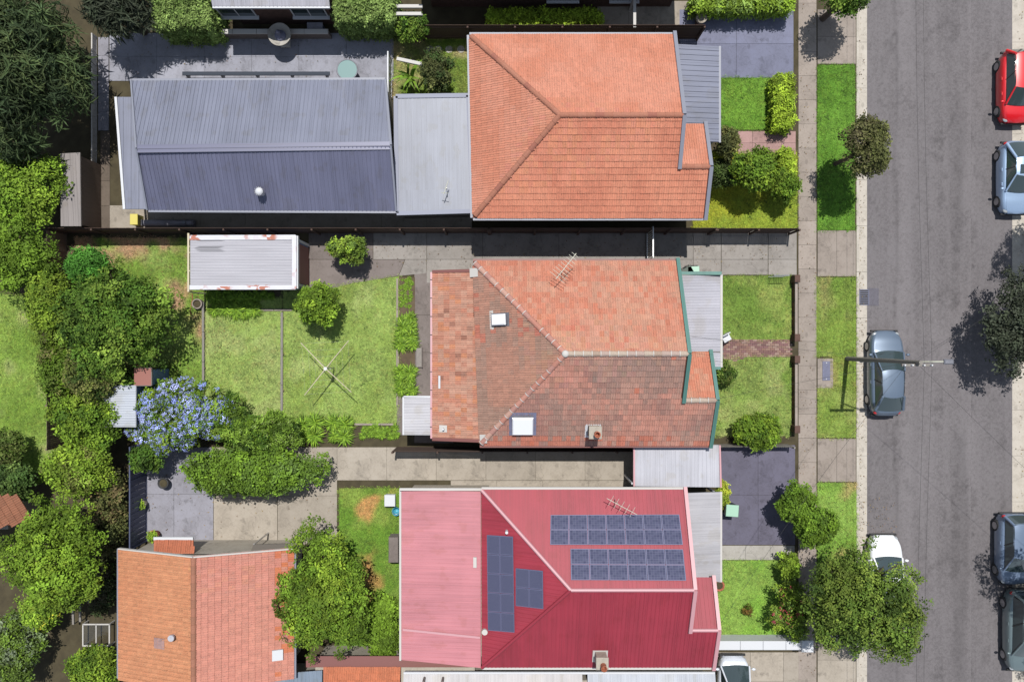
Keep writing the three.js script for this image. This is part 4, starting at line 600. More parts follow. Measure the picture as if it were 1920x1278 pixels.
{ // iron shed
  const h = 2.3, [xa, za] = W(356, 442.5, h), [xb, zb] = W(556, 541, h), t = thing('garden_shed', 'shed with a rusting corrugated iron roof and brown roller door', 'shed'), P = plane([V3(xa, h, zb), V3(xa, h, za), V3(xb, h + .12, za), V3(xb, h + .12, zb)]), Lz = zb - za, Lx = xb - xa;
  const tx = tex(512, 512, (u, v) => { // u across (south to north), v along
    const s = fbm(u * 24, v * 3, 3, 5), f = hsh(u * 512, v * 512, 2), e = Math.min(u, 1 - u), blot = fbm(u * 14, v * 22, 3, 8), rust = ss(.075, .02, e) * ss(.50, .60, blot) + ss(.96, .99, v) * ss(.5, .62, fbm(u * 18, v * 9, 2, 4)); const bl = (u > .06 && u < .36 && v > .04 && v < .34 && hsh(Math.floor(u * 34), 4, 2) > .66 && u * 34 % 1 > .5) ? ss(.5, .3, Math.abs((v - .16 - .04 * hsh(Math.floor(u * 34), 1, 1)) / .3)) * .7 : 0;
    const k = (.8 + .2 * s + .06 * (f - .5)) * (1 - bl); return [k * (1 - .25 * rust), k * (1 - .72 * rust), k * (1 - .8 * rust)]; });
  const mt = std(C(218, 214, 221), { map: tx, roughness: .55, metalness: .05 }), r = part('roof', slab(P, P.poly, -.05, 0), M.timberDark, t); corrugated(r, P, .02, Lz - .02, .02, Lx + .02, mt);
  const fl = tex(512, 64, (u, v) => { const r2 = ss(.52, .6, fbm(u * 26, v * 4, 3, 6)) * ss(.35, .5, fbm(u * 5, 3, 2, 9)), k = .92 + .1 * fbm(u * 40, v * 6, 2, 3); return [k * (1 - .3 * r2), k * (1 - .76 * r2), k * (1 - .86 * r2)]; }), flM = std(C(238, 236, 244), { map: fl, roughness: .6 });
  parts('ridge_flashing', [beam(V3(xa, h + .06, za + .08), V3(xb, h + .18, za + .08), .24, .02), beam(V3(xa, h + .06, zb - .06), V3(xb, h + .18, zb - .06), .22, .02), box(.22, .03, Lz, xb - .06, h + .2, (za + zb) / 2)].map((g, k) => { const p = g.attributes.position, q = g.attributes.uv; for (let i = 0; i < q.count; i++) q.setXY(i, k < 2 ? (p.getX(i) - xa) / 5.6 + k * .4 : (p.getZ(i) - za) / 5.6 + .2, k < 2 ? p.getZ(i) * 1.5 : p.getX(i) * 1.5); return g; }), flM, t);
  part('wall', prism(rectP(xa + .08, za + .08, xb - .06, zb - .12), 0, h - .05), M.blueWall, t); const df = part('door_frame', [box(.08, h - .05, .12, xb + .0, h / 2, za + .18), box(.08, h - .05, .12, xb, h / 2, zb - .2), box(.08, .16, Lz - .35, xb, h - .12, (za + zb) / 2)], M.white, t);
  for (let i = 0; i < 10; i++) part('door_slat', bbox(.03, .19, Lz - .62, xb - .03, .02 + i * .2, (za + zb) / 2, .008), M.doorBrown, df);
  part('gutter', [box(.09, .08, Lz + .3, xa - .1, h - .06, (za + zb) / 2), box(.04, .04, .04, xa - .04, h - .05, za + .5), box(.1, .03, .04, xa - .03, h - .02, za + .8), box(.1, .03, .04, xa - .03, h - .02, za + 1.7)], M.cream, t); parts('bargeboard', [box(.05, .2, Lz, xb + .075, h + .03, (za + zb) / 2), box(Lx, .16, .04, (xa + xb) / 2, h - .02, zb + .03)], M.white, t); part('downpipe', tube([V3(xa - .1, h - .1, zb + .1), V3(xa - .12, h - .4, zb + .14), V3(xa - .1, .1, zb + .1)], .035, 12, 6), M.cream, t);
}
{ const [x, z] = W(373, 570), t = thing('concrete_ring', 'round concrete planter ring beside the end of the timber edging', 'planter', null, x, .01, z); part('ring', new THREE.LatheGeometry([[.2, 0], [.27, 0], [.27, .28], [.255, .3], [.215, .3], [.2, .28], [.2, 0]].map(p => new THREE.Vector2(...p)), 22), M.concPath, t); part('soil', cyl(.2, .2, .2, 0, 0, 0, 18), M.darkSoil, t); }
{ const t = thing('garden_hose', 'old orange hose lying along the left end of the shed', 'hose'); part('hose', tube([[360, 548], [361, 560], [359, 572], [357, 582], [359, 590]].map(p => { const [x, z] = W(p[0], p[1]); return V3(x, .05, z); }), .022, 30, 6), M.terracotta, t); }
// front of the lot
{ const [x, z] = W(1365, 633, .8), t = thing('garden_chair', 'white plastic garden chair on its side by the verandah step', 'chair', null, x, .1, z, .5); part('seat', bbox(.42, .04, .4, 0, .42, 0, .015), M.white, t); part('backrest', box(.42, .42, .04, 0, .64, -.2), M.white, t); for (const [a, b] of [[-1, -1], [1, -1], [-1, 1], [1, 1]]) part('leg', bbox(.04, .42, .04, a * .18, 0, b * .17, .006), M.white, t); }
{ const t = thing('front_fence', 'low brick front fence of the middle house', 'fence'); const ms = [M.brick, M.brickDark, tint(M.brick, 1.15)], X = wx(1487), seg = [[524, 636], [670, 802]];
  part('coping', seg.map(([a, b]) => bbox(.14, .06, (b - a) / 36, X, .44, wz((a + b) / 2), .012)), M.concPath, t); for (const [a, b] of seg) brickRow(t, X, wz(a), X, wz(b), .0, 5, M.brick, ms);
  for (const py of [524, 633, 673, 802]) part('pier', [bbox(.24, .65, .34, X - .02, 0, wz(py), .012), bbox(.28, .06, .38, X - .02, .65, wz(py), .015)], M.brickDark, t); }
{ const [x, z] = W(1467, 516, 1), t = thing('metal_gate', 'small white metal gate folded back beside the front lawn', 'gate', null, x, 0, z); for (let i = 0; i < 9; i++) part('bar', rod(V3(-.36 + i * .09, .1, 0), V3(-.36 + i * .09, 1, 0), .012), M.white, t); part('rail', [rod(V3(-.4, .15, 0), V3(.4, .15, 0), .016), rod(V3(-.4, .95, 0), V3(.4, .95, 0), .016)], M.white, t); }
{ const X = wx(1213), t = thing('driveway_gate', 'tall grey barred gate across the shaded side driveway', 'gate', null, X, 0, wz(462)); const n = 13, Lz = 1.5; part('frame', [box(.06, 1.75, .06, 0, .9, -Lz / 2), box(.05, 1.75, .05, 0, .9, Lz / 2), box(.05, .05, Lz, 0, 1.75, 0), box(.05, .05, Lz, 0, .1, 0)], M.steel, t); for (let i = 1; i < n; i++) part('bar', rod(V3(0, .1, -Lz / 2 + i * Lz / n), V3(0, 1.75, -Lz / 2 + i * Lz / n), .018), M.paleSteel, t); }
palingFence('dark timber paling fence on the top boundary behind the shed', [-23.2, zF], [-1.2, zF], 1.75, M.timberDark);
palingFence('dark timber paling fence on the top boundary beside the driveway', [-1.1, zF], [10.2, zF], 1.75, M.timberDark);
palingFence('low timber fence at the street end of the top boundary', [10.3, zF], [14.4, zF], 1.65, M.timberDark);
palingFence('timber paling fence on the bottom boundary below the middle house', [-6, zS + .1], [9.8, zS + .1], 1.6, M.timberDark);
palingFence('grey timber fence on the bottom boundary by the round shrub', [9.9, zS - .05], [14.4, zS - .05], .95, M.timberGrey);
palingFence('rear timber fence behind the big dark tree', [-23.2, zF + .1], [-23.2, zS], 1.7, M.timber);

// ---------------------------------------------------------------- orange tiled house (top)
{
  const t = thing('bungalow', 'clean orange tiled house near the top with grey barge boards', 'house');
  const h = bungalow(t, { he: 3.5, xw: [-2.02, -1.85], zn: -14.5, xr: 7.64, hr: 5.5, zr: -10.1, ax: 2.15, zs: -5.84, zb: -8.02, xf: 9.1, zbn: -10.25, under: std(C(170, 98, 70)), wall: M.render, trim: M.greyTrim, gutter: M.greyTrim, gutW: true });
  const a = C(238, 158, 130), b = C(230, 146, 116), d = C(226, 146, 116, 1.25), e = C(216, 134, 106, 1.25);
  const f = (p, q, s) => (u, v, r, i, j) => jit(mixC(p, q, ss(.3, .7, fbm(u * .9 + s, v * .9, 3, s)) + .2 * (r() - .5)), r, .1);
  tiles(h.roof, [{ P: h.north, poly: h.north.poly, col: f(a, b, 2) }, { P: h.south, poly: h.south.poly, col: f(d, e, 3) }, { P: h.west, poly: h.west.poly, col: f(a, b, 4) }, { P: h.bay, poly: h.bay.poly, col: f(a, b, 5) }]);
  const cc = i => [C(196, 124, 100), C(184, 116, 96), C(204, 134, 108)][Math.floor(hsh(i, 4, 2) * 3)];
  caps(h.roof, h.v.nw.clone().add(V3(.1, .08, .1)), h.v.ra, cc); caps(h.roof, h.v.sw.clone().add(V3(.1, .08, -.1)), h.v.ra, cc); caps(h.roof, h.v.ra, h.v.re, cc); caps(h.roof, h.v.bi, h.v.bo, cc);
  const vr = plane([V3(10.08, 2.5, -9.7), V3(10.08, 2.5, -14.35), V3(7.8, 2.8, -14.35), V3(7.8, 2.8, -9.7)]), vf = part('verandah_roof', slab(vr, vr.poly, -.05, .01), M.galvDark, t);
  metal(vf, vr, vr.poly, std(C(138, 142, 164), { roughness: .5, map: M.galv.map }), { n: 3 }); part('gutter', box(.1, .1, 4.7, 10.14, 2.46, -12.02), M.greyTrim, t); for (const z of [-14.1, -12, -9.9]) part('verandah_post', bbox(.1, 2.4, .1, 9.95, 0, z, .01), M.white, t);
  { const p = PC(889, 216, 3.2), c = part('air_conditioner', bbox(.36, .55, .95, p.x, 2.95, p.z, .04), M.white, t); part('fan_grille', new THREE.TorusGeometry(.15, .02, 6, 18).rotateX(Math.PI / 2).translate(p.x, 3.51, p.z), M.dark, c); }
  { const p = PC(1292, 302, 3.7); part('vent_pipe', [cyl(.06, .06, .5, p.x, p.y - .2, p.z), cyl(.11, .11, .08, p.x, p.y + .3, p.z)], M.white, t); }
}
// grey metal roofed building (top left)
{
  const t = thing('long_house', 'long grey ribbed metal roofed building at the upper left', 'house');
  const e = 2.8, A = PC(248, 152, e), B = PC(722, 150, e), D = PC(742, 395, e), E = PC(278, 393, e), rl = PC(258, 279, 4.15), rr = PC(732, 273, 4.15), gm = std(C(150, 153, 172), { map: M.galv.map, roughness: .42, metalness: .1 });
  const gs = std(C(130, 131, 158), { map: M.galv.map, roughness: .45, metalness: .1 });  // darker copy of the sheet for the south slope, its shade put into the colour
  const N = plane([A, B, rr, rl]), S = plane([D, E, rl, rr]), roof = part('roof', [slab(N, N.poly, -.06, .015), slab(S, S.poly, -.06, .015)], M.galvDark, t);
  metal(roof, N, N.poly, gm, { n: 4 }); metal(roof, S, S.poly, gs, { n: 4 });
  part('ridge_flashing', [beam(rl.clone().add(V3(0, .06, -.08)), rr.clone().add(V3(0, .06, -.08)), .2, .02), beam(rl.clone().add(V3(0, .04, .1)), rr.clone().add(V3(0, .04, .1)), .18, .02)], gs, t);
  const w0 = [A, B, D, E].map(p => [p.x * .985 - .1, (p.z + 9.4) * .9 - 9.4]); part('wall', prism(w0, 0, 2.66), M.render, t);
  parts('gutter', [beam(A.clone().add(V3(0, -.03, -.06)), B.clone().add(V3(0, -.03, -.06)), .12, .1), beam(E.clone().add(V3(0, -.03, .06)), D.clone().add(V3(0, -.03, .06)), .12, .1)], M.greyTrim, t);
  parts('bargeboard', [beam(A.clone().add(V3(-.03, .03, 0)), rl.clone().add(V3(-.03, .04, 0)), .08, .16), beam(rl.clone().add(V3(-.03, .04, 0)), E.clone().add(V3(-.03, .03, 0)), .08, .16), beam(B.clone().add(V3(.03, .03, 0)), rr.clone().add(V3(.03, .04, 0)), .1, .16), beam(rr.clone().add(V3(.03, .04, 0)), D.clone().add(V3(.03, .03, 0)), .08, .16)], M.greyTrim, t);
  const sp = plane([PC(282, 392, 2.5), PC(236, 392, 2.5), PC(220, 182, 2.5), PC(256, 182, 2.5)].reverse()), sr = part('side_roof', slab(sp, sp.poly, -.06, .015), M.galvDark, t); metal(sr, sp, sp.poly, gm, { n: 2 });
  parts('gutter', [beam(PC(233, 392, 2.48), PC(217, 182, 2.48), .12, .1)], M.white, t); part('side_wall', prism([W(232, 200, 2.4), W(262, 200, 2.4), W(285, 380, 2.4), W(246, 380, 2.4)], 0, 2.4), M.render, t);
  { const [u, v] = S.fromPx(492, 362), p = S.at(u, v), c = part('roof_vent', cyl(.13, .13, .35, p.x, p.y, p.z, 14), M.white, t); part('turbine', new THREE.SphereGeometry(.2, 14, 9).scale(1, .8, 1).translate(p.x, p.y + .45, p.z), M.white, c); for (let i = 0; i < 12; i++) { const a = i * .5236; part('fin', box(.012, .24, .05, p.x + Math.cos(a) * .2, p.y + .45, p.z + Math.sin(a) * .2, -a), M.galv, c); } }
}
{ // flat roofed link
  const t = thing('flat_roofed_garage', 'flat grey roofed garage between the two top buildings', 'garage'); const h = 2.7, q = [[742, 181], [878, 179], [886, 396], [744, 400]], P = plane([[742, 181], [878, 179], [886, 396], [744, 400]].map(p => PC(p[0], p[1], h))), r = part('roof', slab(P, P.poly, -.12, .01), M.galvDark, t); metal(r, P, P.poly, std(C(154, 158, 174), { map: M.galv.map, roughness: .5 }), { n: 4, rh: .015 });
  const c = q.map(p => PC(p[0], p[1], h)); part('parapet', c.map((p, i) => beam(p.clone().add(V3(0, .03, 0)), c[(i + 1) % 4].clone().add(V3(0, .03, 0)), .2, .1)), std(C(172, 174, 190)), t); part('wall', prism(q.map(p => { const w = PC(p[0], p[1], h); return [w.x * .97 - .1, (w.z + 9.2) * .94 - 9.2]; }), 0, 2.56), M.render, t);
  const v = PC(838, 358, 2.75); part('whirl_mast', [rod(V3(v.x, 2.7, v.z), V3(v.x + .05, 3.5, v.z), .02), rod(V3(v.x - .1, 3.45, v.z + .3), V3(v.x + .12, 3.5, v.z - .35), .02), rod(V3(v.x - .22, 3.4, v.z + .2), V3(v.x + .12, 3.45, v.z + .25), .015)], M.paleSteel, t);
}
slabs('yard', 'pale lavender concrete yard behind the grey roofed building', pc(205, 62, 738, 152, 6, 2), M.concYard, -.02, .03);
slabs('side_passage', 'shaded concrete passage below the grey roofed building', pc(205, 385, 885, 437, 8, 1), M.concBeige, -.02, .025);
slabs('side_path', 'narrow pale concrete path along the far left of the upper yard', pc(184, 70, 204, 245, 1, 5), M.concLav, -.02, .05, 'path');
slabs('side_path', 'brown gravel coloured path below the narrow pale path', pc(188, 246, 206, 432, 1, 4), conc(C(122, 108, 96)), -.02, .03, 'path');
sheetFence('thin pale fence beside the narrow path at far left', [wx(181), wz(70)], [wx(181), wz(432)], .5, M.offWhite);
sheetFence('pale fence between the upper yard and the small garden', [wx(734), -14.6], [wx(734), -12.6], 1.2, M.white);
{ const t = thing('outdoor_table', 'round glass topped table beside the grey roof edge', 'table', null, wx(651, .75), .03, wz(131, .75)); part('table_top', cyl(.52, .52, .03, 0, .72, 0, 28), M.teal, t); part('rim', new THREE.TorusGeometry(.52, .035, 8, 28).rotateX(Math.PI / 2).translate(0, .735, 0), M.galvDark, t); for (const a of [0, 1.57, 3.14, 4.71]) part('leg', rod(V3(Math.cos(a) * .4, 0, Math.sin(a) * .4), V3(Math.cos(a) * .3, .72, Math.sin(a) * .3), .025), M.galvDark, t); }
{ const t = thing('added_dark_strip', 'added long low bench along the top edge of the grey roof', 'dark_strip', null, wx(480, .45), .03, wz(138, .45)); part('seat', bbox(7.6, .06, .2, 0, .4, 0, .015), std(C(62, 70, 84)), t); for (const x of [-3.6, -1.8, 0, 1.8, 3.6]) part('leg', bbox(.08, .4, .26, x, 0, 0, .01), M.galvDark, t); }  // added dark form in place of the shade line under the roof edge
{ const t = thing('stone_urn', 'round beige stone urn on a pedestal at the yard wall', 'urn', null, wx(524, 1.1), .03, -15.5); part('pedestal', [bbox(.5, .12, .5, 0, 0, 0, .02), cyl(.16, .13, .6, 0, .12, 0, 16)], M.offWhite, t); part('bowl', new THREE.LatheGeometry([[.12, .7], [.3, .78], [.5, .95], [.6, 1.12], [.56, 1.14], [.42, 1.0], [.2, .92], [0, .92]].map(p => new THREE.Vector2(...p)), 26), M.concPale, t); part('finial', new THREE.LatheGeometry([[.3, .92], [.24, 1.1], [.1, 1.16], [.08, 1.3], [.13, 1.38], [.08, 1.48], [0, 1.62]].map(p => new THREE.Vector2(...p)), 18), M.concBlue, t); }
{ const t = thing('yard_wall', 'low white capped wall along the top of the upper yard', 'wall'); const x0 = wx(402), x1 = wx(622); part('wall', bbox(x1 - x0, .72, .16, (x0 + x1) / 2, 0, -15.8, .01), M.concDark, t); for (let i = 0; i < 5; i++) { const w = (x1 - x0) / 5; part('coping', bbox(w - .01, .07, .26, x0 + w * (i + .5), .72, -15.8, .015), M.offWhite, t); } }
{ const t = thing('storage_box', 'pale blue storage box on the yard wall side near the second clipped tree', 'box', null, wx(590, .6), .03, -16.1); part('body', bbox(.75, .5, .45, 0, 0, 0, .02), M.concBlue, t); part('lid', bbox(.82, .08, .5, 0, .5, 0, .02), M.concLav, t); }
{ const t = thing('crate', 'bright yellow box standing in the passage at the corner', 'box', null, wx(250, .7), .025, wz(411, .7)); part('body', bbox(.36, .62, .52, 0, 0, 0, .02), M.yellow, t); part('lid', bbox(.4, .06, .56, 0, .62, 0, .02), M.yellow, t); }
{ const t = thing('water_tank', 'slim pale flat tank lying along the passage beside the yellow box', 'tank', null, wx(312, .5), .025, wz(417, .5)); part('tank', bbox(2.7, .5, .3, 0, 0, 0, .08), M.concLav, t); part('cap', cyl(.09, .09, .05, .9, .5, 0, 14), M.greyTrim, t); }
// house beyond the top edge, left part
{ const t = thing('brick_house', 'brick house with white windows at the top edge between clipped trees', 'house'); const x0 = wx(398, 3), x1 = wx(618, 3), P = plane([V3(x0, 3, -16.1), V3(x1, 3, -16.1), V3(x1, 5, -20), V3(x0, 5, -20)]), r = part('roof', slab(P, P.poly, -.06, .01), M.galv, t); metal(r, P, P.poly, M.galv, { n: 4 }); part('gutter', box(x1 - x0, .12, .12, (x0 + x1) / 2, 2.95, -16.06), M.white, t); part('wall', prism(rectP(x0 + .4, -20, x1 - .4, -16.5), 0, 2.9), M.brickDark, t);
  for (const [a, b] of [[410, 475], [547, 610]]) { const xa = wx(a, 1.5), xb = wx(b, 1.5), w = part('window', [bbox(xb - xa + .2, .08, .2, (xa + xb) / 2, .95, -16.42, .01), box(xb - xa, .06, .06, (xa + xb) / 2, 2.2, -16.48), box(.06, 1.2, .06, xa, 1.6, -16.48), box(.06, 1.2, .06, xb, 1.6, -16.48), box(.04, 1.2, .05, (xa + xb) / 2, 1.6, -16.48)], M.white, t); part('pane', box(xb - xa, 1.15, .03, (xa + xb) / 2, 1.6, -16.49), M.glass, w); } }
{ const t = thing('brick_house', 'dark brown house in shade along the top edge above the hedge', 'house'); const x0 = wx(782, 3), x1 = wx(1296, 3), P = plane([V3(x0, 3, -17.0), V3(x1, 3, -17.0), V3(x1, 5, -21), V3(x0, 5, -21)]), rm = std(C(96, 70, 66), { map: M.galv.map }), r = part('roof', slab(P, P.poly, -.06, .01), rm, t); metal(r, P, P.poly, rm); part('gutter', box(x1 - x0, .12, .12, (x0 + x1) / 2, 2.95, -16.96), M.brownTrim, t); part('wall', prism(rectP(x0 + .4, -21, x1 - .4, -17.4), 0, 2.9), M.brickDark, t);
  for (const [a, b] of [[1030, 1085], [1150, 1200]]) { const xa = wx(a, 1.5), xb = wx(b, 1.5), w = part('window', [bbox(xb - xa + .2, .08, .2, (xa + xb) / 2, .7, -17.34, .01), box(.06, 1.2, .06, xa, 1.3, -17.38), box(.06, 1.2, .06, xb, 1.3, -17.38)], M.white, t); part('pane', box(xb - xa, 1.15, .03, (xa + xb) / 2, 1.3, -17.39), M.glass, w); } }
slabs('side_path', 'beige concrete strip beyond the top fence', pc(1120, 2, 1296, 50, 3, 1), M.concBeige, -.02, .025, 'path');
palingFence('reddish brown paling fence above the orange tiled house', [wx(795), -15.72], [wx(1306), -15.72], 1.75, M.timberDark);
{ const t = thing('timber_beam', 'pale timber rail crossing from the top fence to the house', 'rail'); const x = wx(1190, 1.6); part('rail', box(.14, .1, 1.9, x, 1.6, -16.6), M.offWhite, t); part('post', [bbox(.1, 1.55, .1, x, 0, -15.85, .01), bbox(.1, 1.55, .1, x, 0, -17.2, .01)], M.offWhite, t); }
{ const t = thing('stone_urn', 'small tan garden ornament at the end of the top fence', 'urn', null, wx(1315, .6), 0, wz(34, .6)); part('pedestal', bbox(.34, .4, .34, 0, 0, 0, .02), M.brickDark, t); part('bowl', new THREE.LatheGeometry([[.1, .4], [.26, .5], [.3, .68], [.25, .7], [.1, .6], [0, .6]].map(p => new THREE.Vector2(...p)), 18), M.concBeige, t); }
slabs('driveway', 'smooth blue grey concrete driveway at the top', pc(1274, 18, 1488, 146, 2, 2), M.concBlue, -.02, .03, 'driveway');
slabs('front_path', 'pink paved path of the orange tiled house', pc(1384, 246, 1492, 290, 4, 2), M.pinkPave, -.02, .035, 'path');
{ const t = thing('stepping_stones', 'row of pale round stepping stones in the small garden', 'stepping stones'); for (const x of [806, 822, 842, 864]) part('stone', cyl(.2, .19, .05, wx(x), .0, wz(93), 16), M.concPale, t); }
{ const t = thing('garden_trellis', 'white beam frame at the left of the small garden', 'trellis'); for (const [a, b, c, d] of [[742, 12, 792, 12], [742, 26, 790, 26], [744, 110, 790, 120]]) part('beam', beam(PC(a, b, 2), PC(c, d, 2), .16, .12), M.offWhite, t); for (const [a, b] of [[744, 12], [790, 26], [790, 120]]) { const p = PC(a, b, 2); part('post', bbox(.09, 1.95, .09, p.x, 0, p.z, .01), M.offWhite, t); } }

// ---------------------------------------------------------------- red roofed house (bottom)
{
  const t = thing('bungalow', 'red metal roofed house with rows of solar panels at the bottom', 'house'), red = std(C(172, 52, 70, 1.2), { roughness: .6, map: M.galv.map });
  const h = bungalow(t, { xw: [-1.46, -1.44], zn: 7.15, xr: 8.26, hr: 4.95, zr: 11.3, ax: 2.67, zs: 15.67, zb: 13.5, xf: 9.62, zbn: 11.36, under: M.brownTrim, wall: M.render, trim: M.pinkTrim, gutter: M.offWhite });
  const { v } = h; metal(h.roof, h.north, h.north.poly, red, { n: 4, rh: .018 }); metal(h.roof, h.west, h.west.poly, red, { n: 4, rh: .018 }); metal(h.roof, h.bay, h.bay.poly, red, { n: 4, rh: .018 });
  const S = h.south; metal(h.roof, S, [v.sw, v.se, v.re, v.ra].map(S.uv), red, { n: 4, rh: .018 }); metal(h.roof, S, [v.se, v.bs, v.bo, v.bi].map(S.uv), red, { n: 4, rh: .018 });
  const up = V3(0, .09, 0), rc = (p, q, m) => part('ridge_cap', [rod(p.clone().add(up), q.clone().add(up), .085, .085, 8)], m, t); rc(v.nw, v.ra, M.pinkTrim); rc(v.sw, v.ra, red); rc(v.ra, v.re, M.pinkTrim); rc(v.bi, v.bo, M.pinkTrim);
  const s = [V3(-5.38, 2.55, 15.5), V3(-5.38, 2.55, 7.25), V3(-1.5, 2.88, 7.25), V3(-1.5, 2.88, 15.75)], P = plane(s), sr = part('skillion_roof', slab(P, P.poly, -.07, .012), M.brownTrim, t), pk = std(C(230, 148, 156), { roughness: .5, map: M.galv.map }); metal(sr, P, P.poly, pk, { n: 4, rh: .014 });  // skillion sheets a paler pink than the red: satin sheen put into the colour
  part('skillion_wall', prism(rectP(-5.1, 7.5, -1.2, 15.4), 0, 2.4), M.render, t); parts('gutter', [box(4.0, .1, .12, -3.45, 2.72, 7.18), box(.1, .1, 8.3, -5.44, 2.52, 11.4)], M.offWhite, t); { const a = PC(755, 1180, 2.66), b = PC(900, 1195, 2.96); part('flashing_strip', beam(a, b, .1, .03), M.pinkTrim, t); }
  for (const [px, py] of [[891, 1053]]) { const [a, b] = P.fromPx(px, py); part('patch_flashing', pbox(P, a, b, .5, .16, .05, .12), M.offWhite, t); }
  const frames = (PL, c4, nx, ny) => { const q = c4.map(p => PL.fromPx(...p)); for (let i = 0; i < nx; i++) for (let j = 0; j < ny; j++) { const at = (a, b) => [0, 1].map(k => (q[0][k] * (1 - a) + q[1][k] * a) * (1 - b) + (q[3][k] * (1 - a) + q[2][k] * a) * b), e = .012, f = .045, box4 = m => [at((i + m) / nx, (j + m) / ny), at((i + 1 - m) / nx, (j + m) / ny), at((i + 1 - m) / nx, (j + 1 - m) / ny), at((i + m) / nx, (j + 1 - m) / ny)]; const fr = part('solar_panel', slab(PL, box4(e), .10, .14), M.panelFrame, t); 
      const cell = slab(PL, box4(f), .1405, .145); const uv = cell.attributes.uv, c = box4(f), o = c[0], w = c[1][0] - o[0] || 1, hh = c[3][1] - o[1] || 1; for (let k = 0; k < uv.count; k++) uv.setXY(k, (uv.getX(k) - o[0]) / w, (uv.getY(k) - o[1]) / hh); part('cell_face', cell, M.cell, fr); } };
  frames(h.north, [[1032, 966], [1273, 965], [1280, 1022], [1031, 1022]], 7, 2); frames(h.north, [[1069, 1029], [1280, 1030], [1286, 1089], [1070, 1088]], 6, 2); frames(h.west, [[915, 1001], [964, 1004], [967, 1184], [917, 1180]], 2, 5); frames(h.west, [[969, 1063], [1020, 1068], [1021, 1140], [969, 1134]], 2, 2);
  { const [a, b] = S.fromPx(1125, 1228), p = S.at(a, b), c = part('chimney', [bbox(.5, 1.1, .5, p.x, p.y - .2, p.z, .015), bbox(.58, .08, .58, p.x, p.y + .9, p.z, .02)], M.render, t); part('chimney_pot', new THREE.LatheGeometry([[.11, 0], [.14, 0], [.12, .3], [.15, .36], [.1, .36], [.09, .1], [0, .09]].map(q => new THREE.Vector2(...q)), 14).translate(p.x + .04, p.y + .98, p.z + .08), M.terracotta, c); part('flashing', pbox(S, a, b, .72, .72, .05, .075), M.offWhite, c); }
  { const p = PC(950, 998, 3.9); part('vent_pipe', cyl(.07, .07, .35, p.x, p.y - .3, p.z), M.white, t); const q = PC(909, 1183, 3.1); part('vent_pipe', cyl(.14, .14, .25, q.x, q.y - .1, q.z), M.offWhite, t); }
  const V = plane([V3(10.15, 2.5, 11.75), V3(10.15, 2.5, 7.35), V3(8.32, 2.78, 7.35), V3(8.32, 2.78, 11.28)]), vm = std(C(206, 202, 206), { map: M.galv.map, roughness: .5 }), vr = part('verandah_roof', slab(V, V.poly, -.05, .01), M.galvDark, t); metal(vr, V, V.poly, vm, { n: 4, rh: .015 }); part('gutter', box(.1, .1, 4.4, 10.2, 2.46, 9.55), M.offWhite, t); for (const z of [7.5, 9.5, 11.5]) part('verandah_post', bbox(.1, 2.4, .1, 10.02, 0, z, .01), M.white, t);
  const m = V3(4.9, 0, 7.55); part('aerial', [rod(V3(m.x, 3.0, m.z), V3(m.x, 4.3, m.z), .02), rod(V3(m.x - .5, 4.25, m.z - .25), V3(m.x + .9, 4.3, m.z + .5), .016), ...[0, 1, 2, 3, 4].map(i => rod(V3(m.x - .3 + i * .25 - .12, 4.27, m.z - .15 + i * .13 + .22), V3(m.x - .3 + i * .25 + .12, 4.27, m.z - .15 + i * .13 - .22), .01))], M.paleSteel, t);
}
{ const t = thing('carport', 'flat white roofed carport above the red roofed house', 'carport'), h = 2.5, c = [[1190, 834], [1348, 834], [1350, 913], [1190, 911]].map(p => PC(p[0], p[1], h)), P = plane([c[0], c[1], c[2], c[3]]), r = part('roof', slab(P, P.poly, -.1, .01), M.white, t); metal(r, P, P.poly, std(C(214, 212, 220), { map: M.galv.map, roughness: .55 }), { n: 4, rh: .016 }); parts('fascia', [beam(c[1].clone().add(V3(.03, 0, 0)), c[2].clone().add(V3(.03, 0, 0)), .08, .2), beam(c[0].clone().add(V3(-.03, 0, 0)), c[3].clone().add(V3(-.03, 0, 0)), .08, .16)], M.pinkTrim, t); for (const p of c) part('post', bbox(.1, 2.4, .1, p.x * .985, 0, (p.z - 6) * .9 + 6, .01), M.white, t); }
slabs('driveway', 'brownish concrete side driveway of the red roofed house', [...pc(632, 838, 1190, 900, 6, 1), ...pc(845, 900.4, 1190, 918, 4, 1)], M.concBeige, -.02, .03, 'driveway');
slabs('yard', 'lavender grey paved yard at the lower left', pc(252, 838, 400, 1014, 2, 2), M.concLav, -.02, .03);
slabs('yard', 'large beige concrete yard left of the side lawn', [...pc(400.5, 838, 520, 1030, 1, 2), ...pc(520.5, 838, 632, 1020, 1, 2)], M.concBeige, -.02, .032);
slabs('driveway', 'dark blue grey asphalt driveway beside the carport', pc(1352, 834, 1491, 1021, 2, 2), M.asphaltDrive, -.02, .03, 'driveway');
slabs('front_path', 'pale concrete strip between dark driveway and front lawn', pc(1352, 1022, 1490, 1049, 3, 1), M.concPale, -.02, .04, 'path');
slabs('driveway', 'wide cream concrete driveway at the bottom right', pc(1345, 1222, 1531, 1330, 3, 2), M.concBeige, -.02, .03, 'driveway');
